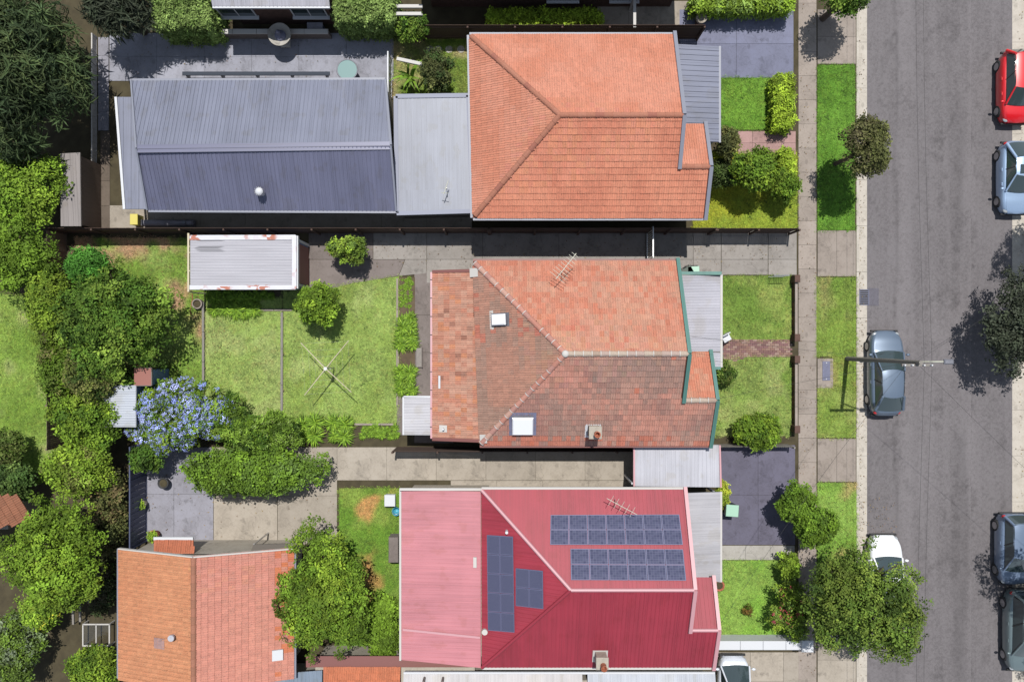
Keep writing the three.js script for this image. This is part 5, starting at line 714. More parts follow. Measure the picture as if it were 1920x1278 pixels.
{ const t = thing('garden_wall', 'white rendered wall between the lawn and cream driveway', 'wall'); const x0 = wx(1345, 1), x1 = wx(1516, 1), z = wz(1209, 1); part('wall', bbox(x1 - x0, 1.0, .3, (x0 + x1) / 2, 0, z, .02), M.white, t); for (let i = 0; i < 4; i++) { const w = (x1 - x0) / 4; part('coping', bbox(w - .01, .07, .46, x0 + w * (i + .5), 1.0, z, .02), M.white, t); } part('pier', [bbox(.5, 1.1, .5, x1 - .1, 0, z, .02), bbox(.6, .08, .6, x1 - .1, 1.1, z, .02)], M.white, t); }
sheetFence('dark blue metal fence at the left of the lavender yard', [wx(242, 1.8), 5.3], [wx(242, 1.8), 10.4], 1.8, M.blueFence);
{ const [x, z] = W(1373, 957, 1), t = thing('wheelie_bin', 'pale green lidded bin on the dark asphalt driveway', 'bin', null, x, .03, z, 1.5), s = new THREE.Shape(); s.moveTo(-.22, .08); s.lineTo(.22, .08); s.lineTo(.28, .95); s.lineTo(-.28, .95); s.closePath(); const g = new THREE.ExtrudeGeometry(s, { depth: .5, bevelEnabled: true, bevelSize: .02, bevelThickness: .02, bevelSegments: 1 }); g.translate(0, 0, -.27); part('body', g, M.greenBin, t); part('lid', bbox(.6, .06, .64, 0, .97, 0, .02), M.mint, t); part('handle', rod(V3(-.24, .95, -.36), V3(.24, .95, -.36), .02), M.dark, t); for (const q of [-1, 1]) part('wheel', new THREE.CylinderGeometry(.1, .1, .06, 14).rotateZ(Math.PI / 2).translate(q * .25, .1, -.28), M.rubber, t); }
{ const t = thing('pool_box', 'square white box on the side lawn near the pink roof', 'box', null, wx(731, .4), .02, wz(938, .4)); part('body', bbox(.5, .4, .55, 0, 0, 0, .03), M.white, t); part('lid', bbox(.56, .06, .6, 0, .4, 0, .02), M.white, t); }
{ const t = thing('bucket', 'turquoise bucket on the lawn beside the white box', 'bucket', null, wx(743, .3), .02, wz(958, .3)); part('body', new THREE.LatheGeometry([[0, .01], [.15, .01], [.2, .36], [.22, .37], [.19, .36], [.14, .04], [0, .04]].map(p => new THREE.Vector2(...p)), 18), M.turquoise, t); part('handle', new THREE.TorusGeometry(.2, .012, 5, 18, Math.PI).rotateX(.5).translate(0, .34, 0), M.steel, t); }
{ const t = thing('air_conditioner', 'grey outdoor unit beside the pink skillion wall', 'air conditioner', null, wx(738, .7), 0, wz(1030, .7)); part('case', bbox(.5, .8, 1.3, 0, 0, 0, .03), M.concDark, t); part('fan_grille', [new THREE.TorusGeometry(.22, .02, 6, 20).rotateY(Math.PI / 2).translate(-.26, .42, -.3), new THREE.TorusGeometry(.22, .02, 6, 20).rotateY(Math.PI / 2).translate(-.26, .42, .3)], M.dark, t); }
for (const [px, py, m, lab, pl] of [[262, 946, 'cream', 'yellow clay pot standing against the dark blue fence', 1], [286, 1004, 'terracotta', 'potted plant at the bottom of the lavender yard', 1], [305, 906, 'dark', 'dark pot in the upper part of the lavender yard', 0], [1349, 1098, 'terracotta', 'large orange clay pot by the pale verandah corner', 0]]) { const t = thing('flower_pot', lab, 'pot', null, wx(px, .5), .03, wz(py, .5)); part('pot', new THREE.LatheGeometry([[0, 0], [.16, 0], [.25, .4], [.28, .42], [.28, .48], [.22, .48], [.2, .4], [0, .4]].map(p => new THREE.Vector2(...p)), 18), M[m], t); part('soil', cyl(.2, .2, .03, 0, .4, 0, 14), M.darkSoil, t); if (pl) foliage(t, 'foliage', [[0, .6, 0, .26]], { cols: G.lime, leaf: 'small', dens: 500, seed: 5 }); }
// orange roofed house, lower left
{
  const t = thing('tiled_house', 'orange tiled gable house in the lower left corner', 'house'), e = 2.8, r0 = 4.2, zn = 10.05, zs = 16.3, xl = -19.0, xr = -10.55, xm = -14.8;
  const Lp = plane([V3(xl, e, zs), V3(xl, e, zn), V3(xm, r0, zn), V3(xm, r0, zs)]), Rp = plane([V3(xr, e, zn), V3(xr, e, zs), V3(xm, r0, zs), V3(xm, r0, zn)]), roof = part('roof', [slab(Lp, Lp.poly, -.07, .012), slab(Rp, Rp.poly, -.07, .012)], std(C(160, 90, 64)), t);
  const f = (a, b, s) => (u, v, r) => jit(mixC(a, b, fbm(u, v, 3, s) + .4 * (r() - .5)), r, .14); tiles(roof, [{ P: Lp, poly: Lp.poly, col: f(C(236, 162, 118), C(228, 150, 108), 2) }, { P: Rp, poly: Rp.poly, col: (u, v, r) => jit(v < .8 && r() < .4 ? C(228, 132, 92) : mixC(C(232, 156, 134), C(224, 146, 128), fbm(u * .6, v * 2, 3, 4) + .3 * (r() - .5)), r, .16) }], 150);
  caps(roof, V3(xm, r0, zn), V3(xm, r0, zs), i => [C(190, 128, 104), C(178, 118, 96)][i % 2]); part('wall', prism(rectP(xl + .4, zn + .3, xr - .4, zs - .3), 0, 2.72), M.render, t); part('gable', (() => { const s = new THREE.Shape(); s.moveTo(xl + .5, 2.6); s.lineTo(xr - .5, 2.6); s.lineTo(xm, r0 - .2); s.closePath(); return new THREE.ExtrudeGeometry(s, { depth: .1, bevelEnabled: false }).translate(0, 0, zn + .3); })(), M.render, t);
  parts('gutter', [box(.1, .1, zs - zn, xl - .06, e - .03, (zs + zn) / 2), box(.1, .1, zs - zn, xr + .06, e - .03, (zs + zn) / 2)], M.greyTrim, t); parts('bargeboard', [beam(V3(xl, e + .03, zn - .03), V3(xm, r0 + .03, zn - .03), .06, .16), beam(V3(xr, e + .03, zn - .03), V3(xm, r0 + .03, zn - .03), .06, .16)], M.offWhite, t);
  const q = plane([PC(362, 1012, 2.3), PC(288, 1012, 2.3), PC(288, 1056, 2.62), PC(362, 1056, 2.62)]), pr = part('porch_roof', slab(q, q.poly, -.06, .012), M.terracotta, t); tiles(pr, [{ P: q, poly: q.poly, col: f(C(220, 130, 96), C(206, 118, 84), 7) }], 0); part('porch_gutter', beam(PC(362, 1009, 2.3), PC(288, 1009, 2.3), .14, .1), M.white, t);
  const v = PC(321, 1196, 3.9); part('vent_pipe', [cyl(.09, .09, .9, v.x + .1, v.y - .7, v.z - .1), cyl(.15, .15, .1, v.x + .1, v.y + .2, v.z - .1)], M.galv, t); const v2 = PC(301, 1206, 3.6); part('patch_flashing', pbox(Lp, ...Lp.fromPx(300, 1205), .5, .6, .06, .08), M.pinkPave, t); part('skylight', pbox(Rp, ...Rp.fromPx(520, 1226), .5, .5, .06, .16), M.white, t);
}
{ const t = thing('pergola', 'grey flat awning above the lower left orange roof', 'awning'), c = [[476, 1020], [546, 1018], [530, 1042], [466, 1044]].map(p => PC(p[0], p[1], 2.2)), P = plane(c); const r = part('awning', slab(P, P.poly, 0, .08), std(C(116, 108, 100)), t); part('beam', beam(PC(380, 1040, 2.3), PC(470, 1040, 2.3), .14, .12), M.greenTrim, t); for (const p of c) part('post', cyl(.04, .04, 2.2, p.x, 0, p.z), M.steel, t); part('post', cyl(.04, .04, 2.3, PC(382, 1040, 2.3).x, 0, PC(382, 1040, 2.3).z), M.steel, t); }
{ const t = thing('patio_roof', 'white sheet roof strip along the gable of the lower left house', 'awning'), c = [[372, 1050], [476, 1046], [474, 1060], [370, 1066]].map(p => PC(p[0], p[1], 2.6)), P = plane(c); const r = part('roof', slab(P, P.poly, 0, .05), M.offWhite, t); metal(r, P, P.poly, M.offWhite, { n: 3, rh: .015 }); for (const p of c) part('post', cyl(.04, .04, 2.6, p.x, 0, p.z), M.white, t); }
{ const t = thing('lower_house', 'pale grey metal roofed house along the bottom edge', 'house'); const a = wx(756, 3), b = wx(1092, 3), c = wx(1102, 3), d = wx(1342, 3), z0 = 16.05;
  for (const [x0, x1, m] of [[a, b, std(C(218, 212, 212), { map: M.galv.map, roughness: .55 })], [c, d, std(C(206, 210, 220), { map: M.galv.map, roughness: .55 })]]) { const P = plane([V3(x1, 2.9, z0), V3(x0, 2.9, z0), V3(x0, 4, z0 + 4.5), V3(x1, 4, z0 + 4.5)]), r = part('roof', slab(P, P.poly, -.06, .01), M.galv, t); metal(r, P, P.poly, m, { n: 4, rh: .015 }); }
  part('wall', prism(rectP(a + .3, z0 + .35, d - .3, z0 + 4.5), 0, 2.8), M.render, t); part('gutter', box(d - a, .1, .1, (a + d) / 2, 2.86, z0 - .04), M.white, t); for (const px of [795, 830]) { const p = PC(px, 1262, 3.2); part('vent_pipe', cyl(.06, .06, .5, p.x, 3.0, p.z + .3), M.concDark, t); } }
{ const t = thing('lower_shed', 'maroon strip and orange tiled shed roof at the bottom left of the pink roof', 'shed'), P = plane([PC(900, 1229, 2.2), PC(574, 1229, 2.2), PC(574, 1250, 2.25), PC(900, 1250, 2.25)]), P2 = plane([PC(748, 1250, 2.3), PC(606, 1250, 2.3), PC(606, 1320, 2.9), PC(748, 1320, 2.9)]); const r = part('roof', slab(P, P.poly, 0, .05), M.brownTrim, t); metal(r, P, P.poly, M.brownTrim, { n: 3, rh: .015 }); const r2 = part('tiled_roof', slab(P2, P2.poly, -.06, .012), M.terracotta, t); tiles(r2, [{ P: P2, poly: P2.poly, col: (u, v, q) => jit(C(222, 130, 92), q, .2) }], 0); const [x0, z0] = W(590, 1240, 2.2), [x1] = W(890, 1240, 2.2); part('wall', prism(rectP(x0, z0 + .1, x1, z0 + 1.8), 0, 2.1), M.render, t); }
{ const t = thing('lower_shed', 'blue grey shed roof at the bottom below the orange gable', 'shed'), P = plane([PC(604, 1256, 2.4), PC(452, 1268, 2.4), PC(452, 1330, 2.6), PC(604, 1330, 2.6)]), r = part('roof', slab(P, P.poly, -.04, .01), M.galvDark, t); metal(r, P, P.poly, std(C(142, 158, 178), { map: M.galv.map, roughness: .5 }), { n: 4 }); const [x0, z0] = W(460, 1275, 2.2), [x1] = W(596, 1275, 2.2); part('wall', prism(rectP(x0, z0 + .1, x1, z0 + 1.8), 0, 2.2), M.render, t); }
{ const t = thing('shed_roof', 'narrow pale shed under the conifer at the far left', 'shed'), h = 2, c = [[113, 288], [150, 286], [152, 424], [114, 424]].map(p => PC(p[0], p[1], h)), P = plane(c), r = part('roof', slab(P, P.poly, -.05, .01), M.concPath, t); metal(r, P, P.poly, std(C(170, 160, 156), { map: M.galv.map, roughness: .8 }), { n: 3, rh: .012 }); part('wall', prism(rectP(c[0].x + .1, c[0].z + .1, c[2].x - .1, c[2].z - .1), 0, 1.95), M.timber, t); }
{ const t = thing('garden_shed', 'small white roofed shed half hidden under the trees', 'shed'), h = 2.2, A = PC(192, 722, h), B = PC(257, 800, h), P = plane([V3(A.x, h, B.z), V3(A.x, h, A.z), V3(B.x, h + .12, A.z), V3(B.x, h + .12, B.z)]), r = part('roof', slab(P, P.poly, -.05, .01), M.white, t); corrugated(r, P, 0, B.z - A.z, 0, B.x - A.x, std(C(224, 228, 238), { map: M.galv.map, roughness: .55 }), { per: .12 }); part('wall', prism(rectP(A.x + .1, A.z + .1, B.x - .1, B.z - .1), 0, 2.1), M.blueWall, t); const c = [[252, 690], [284, 690], [284, 722], [252, 722]].map(p => PC(p[0], p[1], 2.1)), Q = plane(c); part('porch_roof', slab(Q, Q.poly, 0, .06), M.doorBrown, t); part('porch_trim', [beam(c[0], c[1], .06, .1), beam(c[2], c[3], .06, .1), beam(c[1], c[2], .05, .1)], M.timberGrey, t); part('porch_wall', prism(rectP(c[0].x + .1, c[0].z + .1, c[1].x - .1, c[2].z), 0, 2.08), M.blueWall, t); }
{ const t = thing('tiled_house', 'corner of a brown tiled house at the left edge', 'house'), P = plane([PC(62, 975, 2.8), PC(34, 930, 2.8), PC(-120, 930, 4), PC(-120, 1010, 4)].slice(0, 4)); const r = part('roof', slab(P, P.poly, -.06, .012), M.terracotta, t); tiles(r, [{ P, poly: P.poly, col: (u, v, q) => jit(C(168, 108, 80), q, .2) }], 0); const [x1, z0] = W(30, 940, 2.8), [x0, z1] = W(-120, 995, 2.8); part('wall', prism(rectP(x0, z0 + .4, x1 - .6, z1), 0, 2.5), M.render, t); }
slabs('garden_path', 'pale path beside the brown tiled corner at far left', [pxPoly([[36, 932], [50, 938], [74, 972], [62, 978]]), pxPoly([[-10, 850], [10, 858], [14, 884], [-10, 880]])], M.concPale, -.02, .04, 'path');
{ const t = thing('cold_frame', 'small glazed cold frame among shrubs at the lower left', 'cold frame', null, wx(180, .5), 0, wz(1190, .5)); part('frame', [box(1.4, .06, .06, 0, .5, -.55), box(1.4, .06, .06, 0, .5, .55), box(.06, .06, 1.1, -.68, .5, 0), box(.06, .06, 1.1, .68, .5, 0), box(.05, .06, 1.1, 0, .5, 0), ...[[-.68, -.55], [.68, -.55], [-.68, .55], [.68, .55]].map(p => box(.06, .5, .06, p[0], .25, p[1]))], M.offWhite, t); part('pane', [box(.62, .01, 1.04, -.34, .49, 0), box(.62, .01, 1.04, .34, .49, 0)], new THREE.MeshPhysicalMaterial({ color: 0xffffff, transmission: 1, thickness: 0, roughness: .1 }), t); }
{ const t = thing('garden_stakes', 'rows of old timber garden sticks at the lower left', 'garden stakes'); for (const [a, b, c, d] of [[135, 1095, 137, 1170], [148, 1090, 150, 1165], [165, 1095, 166, 1130]]) part('board', beam(PC(a, b, .6), PC(c, d, .6), .1, .08), M.timberGrey, t); for (const [a, b] of [[135, 1095], [137, 1170], [148, 1090], [150, 1165], [165, 1095], [166, 1130]]) { const p = PC(a, b, .6); part('stake', cyl(.03, .03, .6, p.x, 0, p.z, 6), M.timberGrey, t); } }

// ---------------------------------------------------------------- trees, hedges and beds
const T = (name, label, cat, px, py, h, o) => { const [x, z] = W(px, py, h); return tree(name, label, cat, null, x, z, { y: h, ...o }); };
T('broadleaf_tree', 'large dark green tree filling the rear corner of the middle lot', 'tree', 220, 610, 2.3, { cut: [1.15, 2.4, .75], rx: 2.75, ry: 1.7, rz: 2.85, n: 84, cr: .66, cols: G.big, dens: 62, leaf: 'mid', seed: 11, tr: .22 });
T('broadleaf_tree', 'olive green tree in front of the small white roofed shed', 'tree', 176, 702, 2.3, { rx: 1.25, ry: 1.1, rz: 1.3, n: 30, cr: .55, cols: [G.big[0], G.olive[2], G.big[2]], dens: 80, seed: 12 });
T('broadleaf_tree', 'lime green tree at the bottom left corner of the middle lot', 'tree', 166, 790, 2, { rx: 1.55, ry: 1.1, rz: 1.35, n: 34, cr: .55, cols: G.mid, dens: 80, seed: 13 });
T('feathery_tree', 'bright feathery green shrub tree at the top of the dark tree', 'tree', 163, 500, 2.0, { rx: .85, ry: .8, rz: .75, n: 24, cr: .42, cols: [new THREE.Color(.05, .16, .02), new THREE.Color(.08, .22, .03)], dens: 130, leaf: 'fine', seed: 14 });
T('flowering_shrub', 'big rounded shrub covered in pale blue flowers', 'shrub', 336, 780, 1.5, { rx: 2.5, ry: 1.15, rz: 1.75, n: 64, cr: .52, cols: G.mid, dens: 85, leaf: 'small', size: 1.1, seed: 15, flowers: G.blue, flowerDens: 230, flowerSize: .85, flowerShare: .8, limbs: 5, tr: .08 });
T('green_shrub', 'rounded dark green shrub right of the blue flowering one', 'shrub', 428, 786, 1.1, { rx: 1.1, ry: .9, rz: 1.3, n: 30, cr: .42, cols: G.big, dens: 140, leaf: 'small', seed: 16, limbs: 4, tr: .06 });
T('glossy_shrub', 'glossy leaved shrub with pale specks below the back lawn', 'shrub', 498, 812, 1.7, { rx: 1.65, ry: 1.0, rz: 1.0, n: 40, cr: .48, cols: [G.big[0], G.mid[1], new THREE.Color(.17, .27, .04)], dens: 110, leaf: 'mid', size: .8, seed: 17, limbs: 5, tr: .08, flowers: [new THREE.Color(.26, .36, .1)], flowerDens: 16, flowerSize: .8 });
T('broadleaf_tree', 'wide light green tree on the lower boundary above the beige yard', 'tree', 474, 882, 1.6, { rx: 3.5, ry: 1.2, rz: .95, n: 62, cr: .62, cols: [G.mid[1], G.lime[2], G.pale[2]], dens: 80, seed: 18, tr: .13 });
T('green_shrub', 'dark green shrub at the top of the dark blue fence', 'shrub', 275, 858, 1.6, { rx: .75, ry: .8, rz: .65, n: 18, cr: .4, cols: G.big, dens: 130, leaf: 'small', seed: 19, limbs: 3, tr: .05 });
T('ornamental_shrub', 'yellow green open shrub on the driveway near the shed', 'shrub', 656, 467, 1.5, { rx: .98, ry: .8, rz: .62, n: 22, cr: .3, cols: [G.pale[2], G.lime[1], G.olive[1]], dens: 170, leaf: 'small', seed: 20, limbs: 6, tr: .05 });
T('garden_tree', 'bushy bright green small tree below the shed door', 'tree', 598, 570, 1.7, { rx: 1.1, ry: .95, rz: 1.05, n: 30, cr: .36, cols: [G.lime[0], G.lime[2], G.lime[1]], dens: 150, leaf: 'small', size: 1.1, seed: 21, limbs: 6, tr: .07 });
T('round_shrub', 'clipped rounded shrub at the bottom of the lower front lawn', 'shrub', 1420, 808, .9, { rx: 1.12, ry: .7, rz: .8, n: 40, cr: .34, cols: G.mid, dens: 190, leaf: 'hedge', size: 1.2, seed: 22, limbs: 4, tr: .05 });
T('green_shrub', 'dark leafy shrub under the verandah corner by the bay roof', 'shrub', 1352, 697, .8, { rx: .62, ry: .6, rz: .62, n: 18, cr: .26, cols: [G.dark[1], G.mid[0], G.olive[2]], dens: 190, leaf: 'small', seed: 23, limbs: 3, tr: .04 });
T('conifer', 'tall dark drooping conifer in the top left corner', 'tree', 52, 138, 3.2, { rx: 2.55, ry: 2.6, rz: 3.9, n: 70, cr: .75, cols: G.conifer, dens: 34, leaf: 'frond', seed: 24, tr: .25 });
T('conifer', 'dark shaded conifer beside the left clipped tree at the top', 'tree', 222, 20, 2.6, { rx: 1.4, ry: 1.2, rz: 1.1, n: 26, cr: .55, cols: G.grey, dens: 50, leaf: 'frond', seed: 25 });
T('lime_shrub', 'bright lime green bush at the left edge beside the narrow pale shed', 'shrub', 46, 352, 2.2, { rx: 1.8, ry: 1.2, rz: 1.8, n: 34, cr: .6, cols: [G.lime[2], G.lime[0], G.lime[1]], dens: 80, seed: 26 });
T('lime_shrub', 'mid green bush at the left edge above the park lawn', 'shrub', 34, 475, 2, { rx: 1.9, ry: 1.1, rz: 1.9, n: 36, cr: .55, cols: [G.mid[1], G.lime[2], G.lime[0]], dens: 80, seed: 27 });
T('green_shrub', 'dense shrub left of the rear timber fence', 'shrub', 96, 572, 1.9, { rx: 1.0, ry: 1.0, rz: 1.9, n: 30, cr: .5, cols: [G.mid[0], G.mid[2], G.lime[2]], dens: 90, seed: 28 });
T('green_shrub', 'shrub mass between the park lawn and the rear fence', 'shrub', 108, 690, 1.5, { rx: .7, ry: .8, rz: 1.4, n: 22, cr: .42, cols: [G.mid[1], G.lime[2], G.olive[2]], dens: 110, seed: 29 });
T('lime_shrub', 'yellow green bush below the lower left corner of the lot', 'shrub', 150, 880, 2, { rx: 1.5, ry: 1.1, rz: 1.2, n: 30, cr: .5, cols: [G.mid[2], G.lime[0], G.olive[2]], dens: 90, seed: 30 });
T('broadleaf_tree', 'big bright green tree at the lower left beside the orange house', 'tree', 108, 1040, 3.6, { rx: 2.2, ry: 1.6, rz: 2.7, n: 54, cr: .62, cols: [G.mid[1], G.lime[0], G.mid[2]], dens: 72, seed: 31, tr: .18 });
T('green_shrub', 'dark green bush at the left edge over the park lawn path', 'shrub', 24, 905, 1.8, { rx: 1.0, ry: .9, rz: .9, n: 22, cr: .42, cols: G.dark, dens: 110, seed: 32 });
T('green_shrub', 'small round bush at the very left edge below the park lawn', 'shrub', 12, 845, 1.4, { rx: .7, ry: .7, rz: .9, n: 16, cr: .36, cols: [G.mid[0], G.olive[1]], dens: 130, seed: 33 });
T('brown_shrub', 'brownish mixed bush between fence and big bright tree', 'shrub', 205, 960, 1.3, { rx: .75, ry: .9, rz: 2.2, n: 30, cr: .42, cols: [G.olive[0], G.olive[1], new THREE.Color(.1, .07, .035)], dens: 100, seed: 34 });
T('brown_shrub', 'dark undergrowth beside the lower left orange roof', 'shrub', 196, 1090, .8, { rx: .7, ry: .6, rz: 1.8, n: 22, cr: .36, cols: [G.dark[0], G.olive[0], new THREE.Color(.06, .05, .03)], dens: 120, seed: 35 });
T('lime_shrub', 'yellow flowered bush below the big bright tree', 'shrub', 78, 1148, 1.2, { rx: .7, ry: .7, rz: .8, n: 18, cr: .36, cols: G.lime, dens: 120, seed: 36, flowers: [new THREE.Color(.6, .5, .05)], flowerDens: 20 });
T('green_shrub', 'grey green bush in the bottom left corner', 'shrub', 30, 1215, 1.4, { rx: 1.4, ry: .9, rz: 1.7, n: 34, cr: .46, cols: [G.dark[2], G.mid[1], new THREE.Color(.12, .15, .09)], dens: 100, seed: 37 });
T('green_shrub', 'leafy bush at the bottom left of the orange house wall', 'shrub', 178, 1250, 1.2, { rx: 1.2, ry: .8, rz: 1.0, n: 26, cr: .42, cols: G.mid, dens: 110, seed: 38 });
T('broadleaf_tree', 'tall bright tree overlapping the right of the lower left orange roof', 'tree', 608, 1112, 3.0, { rx: 2.15, ry: 1.5, rz: 2.95, n: 46, cr: .66, cols: [G.mid[1], G.lime[2], G.mid[2]], dens: 74, seed: 39, tr: .16 });
T('green_shrub', 'leafy shrub at the lower end of the side lawn', 'shrub', 718, 1172, 1.2, { rx: .95, ry: .8, rz: 1.6, n: 30, cr: .4, cols: [G.mid[1], G.lime[0]], dens: 110, seed: 40 });
T('street_tree', 'big round street tree hanging over the verge and road', 'tree', 1621, 1122, 4, { cut: [1.15, -2.35, 1.15], rx: 2.65, ry: 2.0, rz: 2.75, n: 66, cr: .68, cols: G.street, dens: 74, seed: 41, tr: .2 });
T('street_tree', 'small sparse olive tree leaning over the upper verge', 'tree', 1624, 275, 3.4, { rx: 1.05, ry: 1.0, rz: 1.4, n: 22, cr: .42, cols: [G.olive[0], G.olive[1], new THREE.Color(.09, .08, .04)], dens: 110, seed: 42, tr: .1, limbs: 9 });
T('street_tree', 'dark leafy tree on the verge at the top edge', 'tree', 1584, -8, 2.6, { rx: 1.0, ry: 1, rz: 1.0, n: 22, cr: .42, cols: G.big, dens: 110, seed: 43 });
T('garden_tree', 'leafy green tree in the orange house front garden', 'tree', 1414, 318, 2.1, { rx: 1.1, ry: .9, rz: .95, n: 28, cr: .4, cols: [G.big[1], G.mid[1], G.mid[2]], dens: 120, leaf: 'small', size: 1.2, seed: 44, limbs: 6, tr: .08 });
T('olive_shrub', 'olive shrub by the orange house front path', 'shrub', 1366, 268, 1.8, { rx: .55, ry: .7, rz: .7, n: 16, cr: .3, cols: G.olive, dens: 170, leaf: 'small', seed: 45, limbs: 3, tr: .05 });
T('olive_shrub', 'dark olive shrub close to the orange bay roof', 'shrub', 1356, 325, 1.2, { rx: .5, ry: .6, rz: .75, n: 16, cr: .3, cols: [G.olive[0], G.dark[1]], dens: 170, leaf: 'small', seed: 46, limbs: 3, tr: .05 });
T('green_shrub', 'rounded shrub below the second yellow hedge', 'shrub', 1470, 348, 1.4, { rx: .7, ry: .8, rz: .75, n: 20, cr: .32, cols: G.mid, dens: 160, leaf: 'small', seed: 47, limbs: 3, tr: .05 });
T('garden_tree', 'upper part of the paired bushes by the dark driveway', 'shrub', 1494, 946, 1.8, { rx: .85, ry: .8, rz: .9, n: 24, cr: .36, cols: [G.mid[0], G.lime[2], G.mid[1]], dens: 150, leaf: 'small', size: 1.2, seed: 48, limbs: 4 });
T('garden_tree', 'lower part of the paired bushes by the verge strip', 'shrub', 1528, 986, 2, { rx: .95, ry: .85, rz: .95, n: 26, cr: .36, cols: [G.mid[0], G.lime[2], G.mid[1]], dens: 150, leaf: 'small', size: 1.2, seed: 49, limbs: 4 });
T('flowering_shrub', 'bush with magenta flowers at the corner of the red house lawn', 'shrub', 1484, 1142, 1.3, { rx: 1.0, ry: .8, rz: 1.35, n: 32, cr: .38, cols: [G.mid[1], G.mid[2], G.pale[2]], dens: 130, leaf: 'small', seed: 50, limbs: 4, flowers: [new THREE.Color(.45, .02, .12), new THREE.Color(.5, .05, .1)], flowerDens: 45, flowerShare: .3 });
T('lime_shrub', 'small yellow green bush at the top of the magenta one', 'shrub', 1480, 1062, .9, { rx: .5, ry: .5, rz: .7, n: 14, cr: .26, cols: [G.lime[0], G.lime[1]], dens: 190, leaf: 'small', seed: 51, limbs: 2 });
T('lime_shrub', 'narrow yellow plant between verandah and dark driveway', 'shrub', 1356, 930, .6, { rx: .25, ry: .4, rz: .75, n: 12, cr: .2, cols: [G.lime[1], new THREE.Color(.36, .38, .04)], dens: 260, leaf: 'small', seed: 52, limbs: 2, tr: .03 });
T('lime_shrub', 'small tuft in the middle of the red house lawn', 'shrub', 1402, 1144, .3, { rx: .22, ry: .2, rz: .22, n: 6, cr: .14, cols: [G.mid[0], new THREE.Color(.2, .1, .03)], dens: 300, leaf: 'small', size: .7, seed: 53, limbs: 1, tr: .02 });
T('olive_shrub', 'dark olive shrub in the small garden behind the orange house', 'shrub', 820, 134, 2, { rx: .75, ry: .9, rz: 1.0, n: 24, cr: .36, cols: [G.dark[0], G.olive[0], G.olive[1]], dens: 140, leaf: 'small', seed: 54, limbs: 4 });
T('green_shrub', 'pale green shrub at the top of the small garden', 'shrub', 772, 52, 1.4, { rx: .8, ry: .7, rz: .6, n: 18, cr: .34, cols: G.big, dens: 150, leaf: 'small', seed: 55, limbs: 3 });
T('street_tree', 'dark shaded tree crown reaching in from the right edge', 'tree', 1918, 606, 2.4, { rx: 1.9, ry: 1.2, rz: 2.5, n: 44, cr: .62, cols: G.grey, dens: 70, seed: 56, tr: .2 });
for (const [x, z, r, s, lab] of [[28.6, -6.6, 3.0, 61, 'tall tree beyond the right edge shading the pale blue car'], [29.0, 10.2, 4.3, 62, 'tall tree beyond the right edge shading the grey blue hatchback'], [29.8, 14.0, 3.6, 63, 'tall tree beyond the lower right corner shading the parked utility']]) tree('street_tree', lab, 'tree', null, x, z, { y: 6.4, rx: r, ry: 2.2, rz: r * .8, n: 46, cr: .75, cols: G.street, dens: 60, seed: s, tr: .22 });
{ const [x, z] = W(768, 142, 1.2), t = thing('palm', 'small fan of palm fronds in the small garden', 'palm', null, x, 0, z); part('trunk', taper(V3(0, 0, 0), V3(0, 1.1, 0), .08, .06, 2), M.bark, t); const g = strapGeo(16, 1.0, 9, .12); for (let i = 0; i < 1; i++) { const m = part('frond', g.clone(), M.strap, t); m.position.y = 1.05; } }
hedgeBox('clipped_tree', 'boxy clipped pale green tree at the top left', 'hedge', null, -17.75, -17.6, -14.75, -15.35, 2.5, { cols: G.pale, dens: 120, leaf: 'small', seed: 71 });
hedgeBox('clipped_tree', 'boxy clipped pale green tree at the top beside the small garden', 'hedge', null, -8.75, -17.6, -5.7, -15.5, 2.5, { cols: G.pale, dens: 120, leaf: 'small', seed: 72 });
hedgeBox('hedge', 'bright yellow green hedge strip behind the top fence', 'hedge', null, wx(915, 1.1), -16.85, wx(1128, 1.1), -16.05, 1.1, { cols: G.hedge, seed: 73 });
hedgeBox('hedge', 'long clipped hedge along the top edge over the driveway', 'hedge', null, wx(1303, 1.5), -17.6, wx(1490, 1.5), -16.55, 1.5, { cols: [G.pale[0], G.lime[1], G.hedge[2]], seed: 74 });
hedgeBox('hedge', 'thick yellow green hedge block by the footpath beside vivid lawn', 'hedge', null, wx(1457, 1.25), wz(137, 1.25), wx(1498, 1.25), wz(238, 1.25), 1.25, { cols: G.hedge, seed: 75 });
hedgeBox('hedge', 'second yellow hedge block below the pink path', 'hedge', null, wx(1466, 1.1), wz(277, 1.1), wx(1497, 1.1), wz(338, 1.1), 1.1, { cols: G.hedge, seed: 76 });
strapBed('strappy_plants', 'strappy bed with longest clump row beside the back lawn', wx(748), wz(590), wx(786), wz(660), .46, 1, .95);
strapBed('strappy_plants', 'strappy clump bed above the white lean-to', wx(746), wz(688), wx(786), wz(738), .46, 2, .95);
strapBed('strappy_plants', 'row of agapanthus leaves under the shed wall', wx(398), wz(556), wx(498), wz(590), .5, 3, .95);
strapBed('strappy_plants', 'single large strappy clump right of the glossy shrub', wx(616), wz(784), wx(670), wz(836), .6, 4, 1.15);
strapBed('strappy_plants', 'strappy clump touching the glossy shrub', wx(562), wz(786), wx(606), wz(832), .55, 5, 1.05);
strapBed('strappy_plants', 'low dry grassy plants at the top of the garden bed', wx(750), wz(522), wx(778), wz(580), .22, 6, .3);
strapBed('strappy_plants', 'low weedy plants below the edging at the bottom of the lawn', wx(676), wz(798), wx(748), wz(826), .34, 7, .55);
strapBed('strappy_plants', 'dark leafy plants in the shade of the shed wall', wx(388), wz(546), wx(520), wz(560), .4, 8, .6);
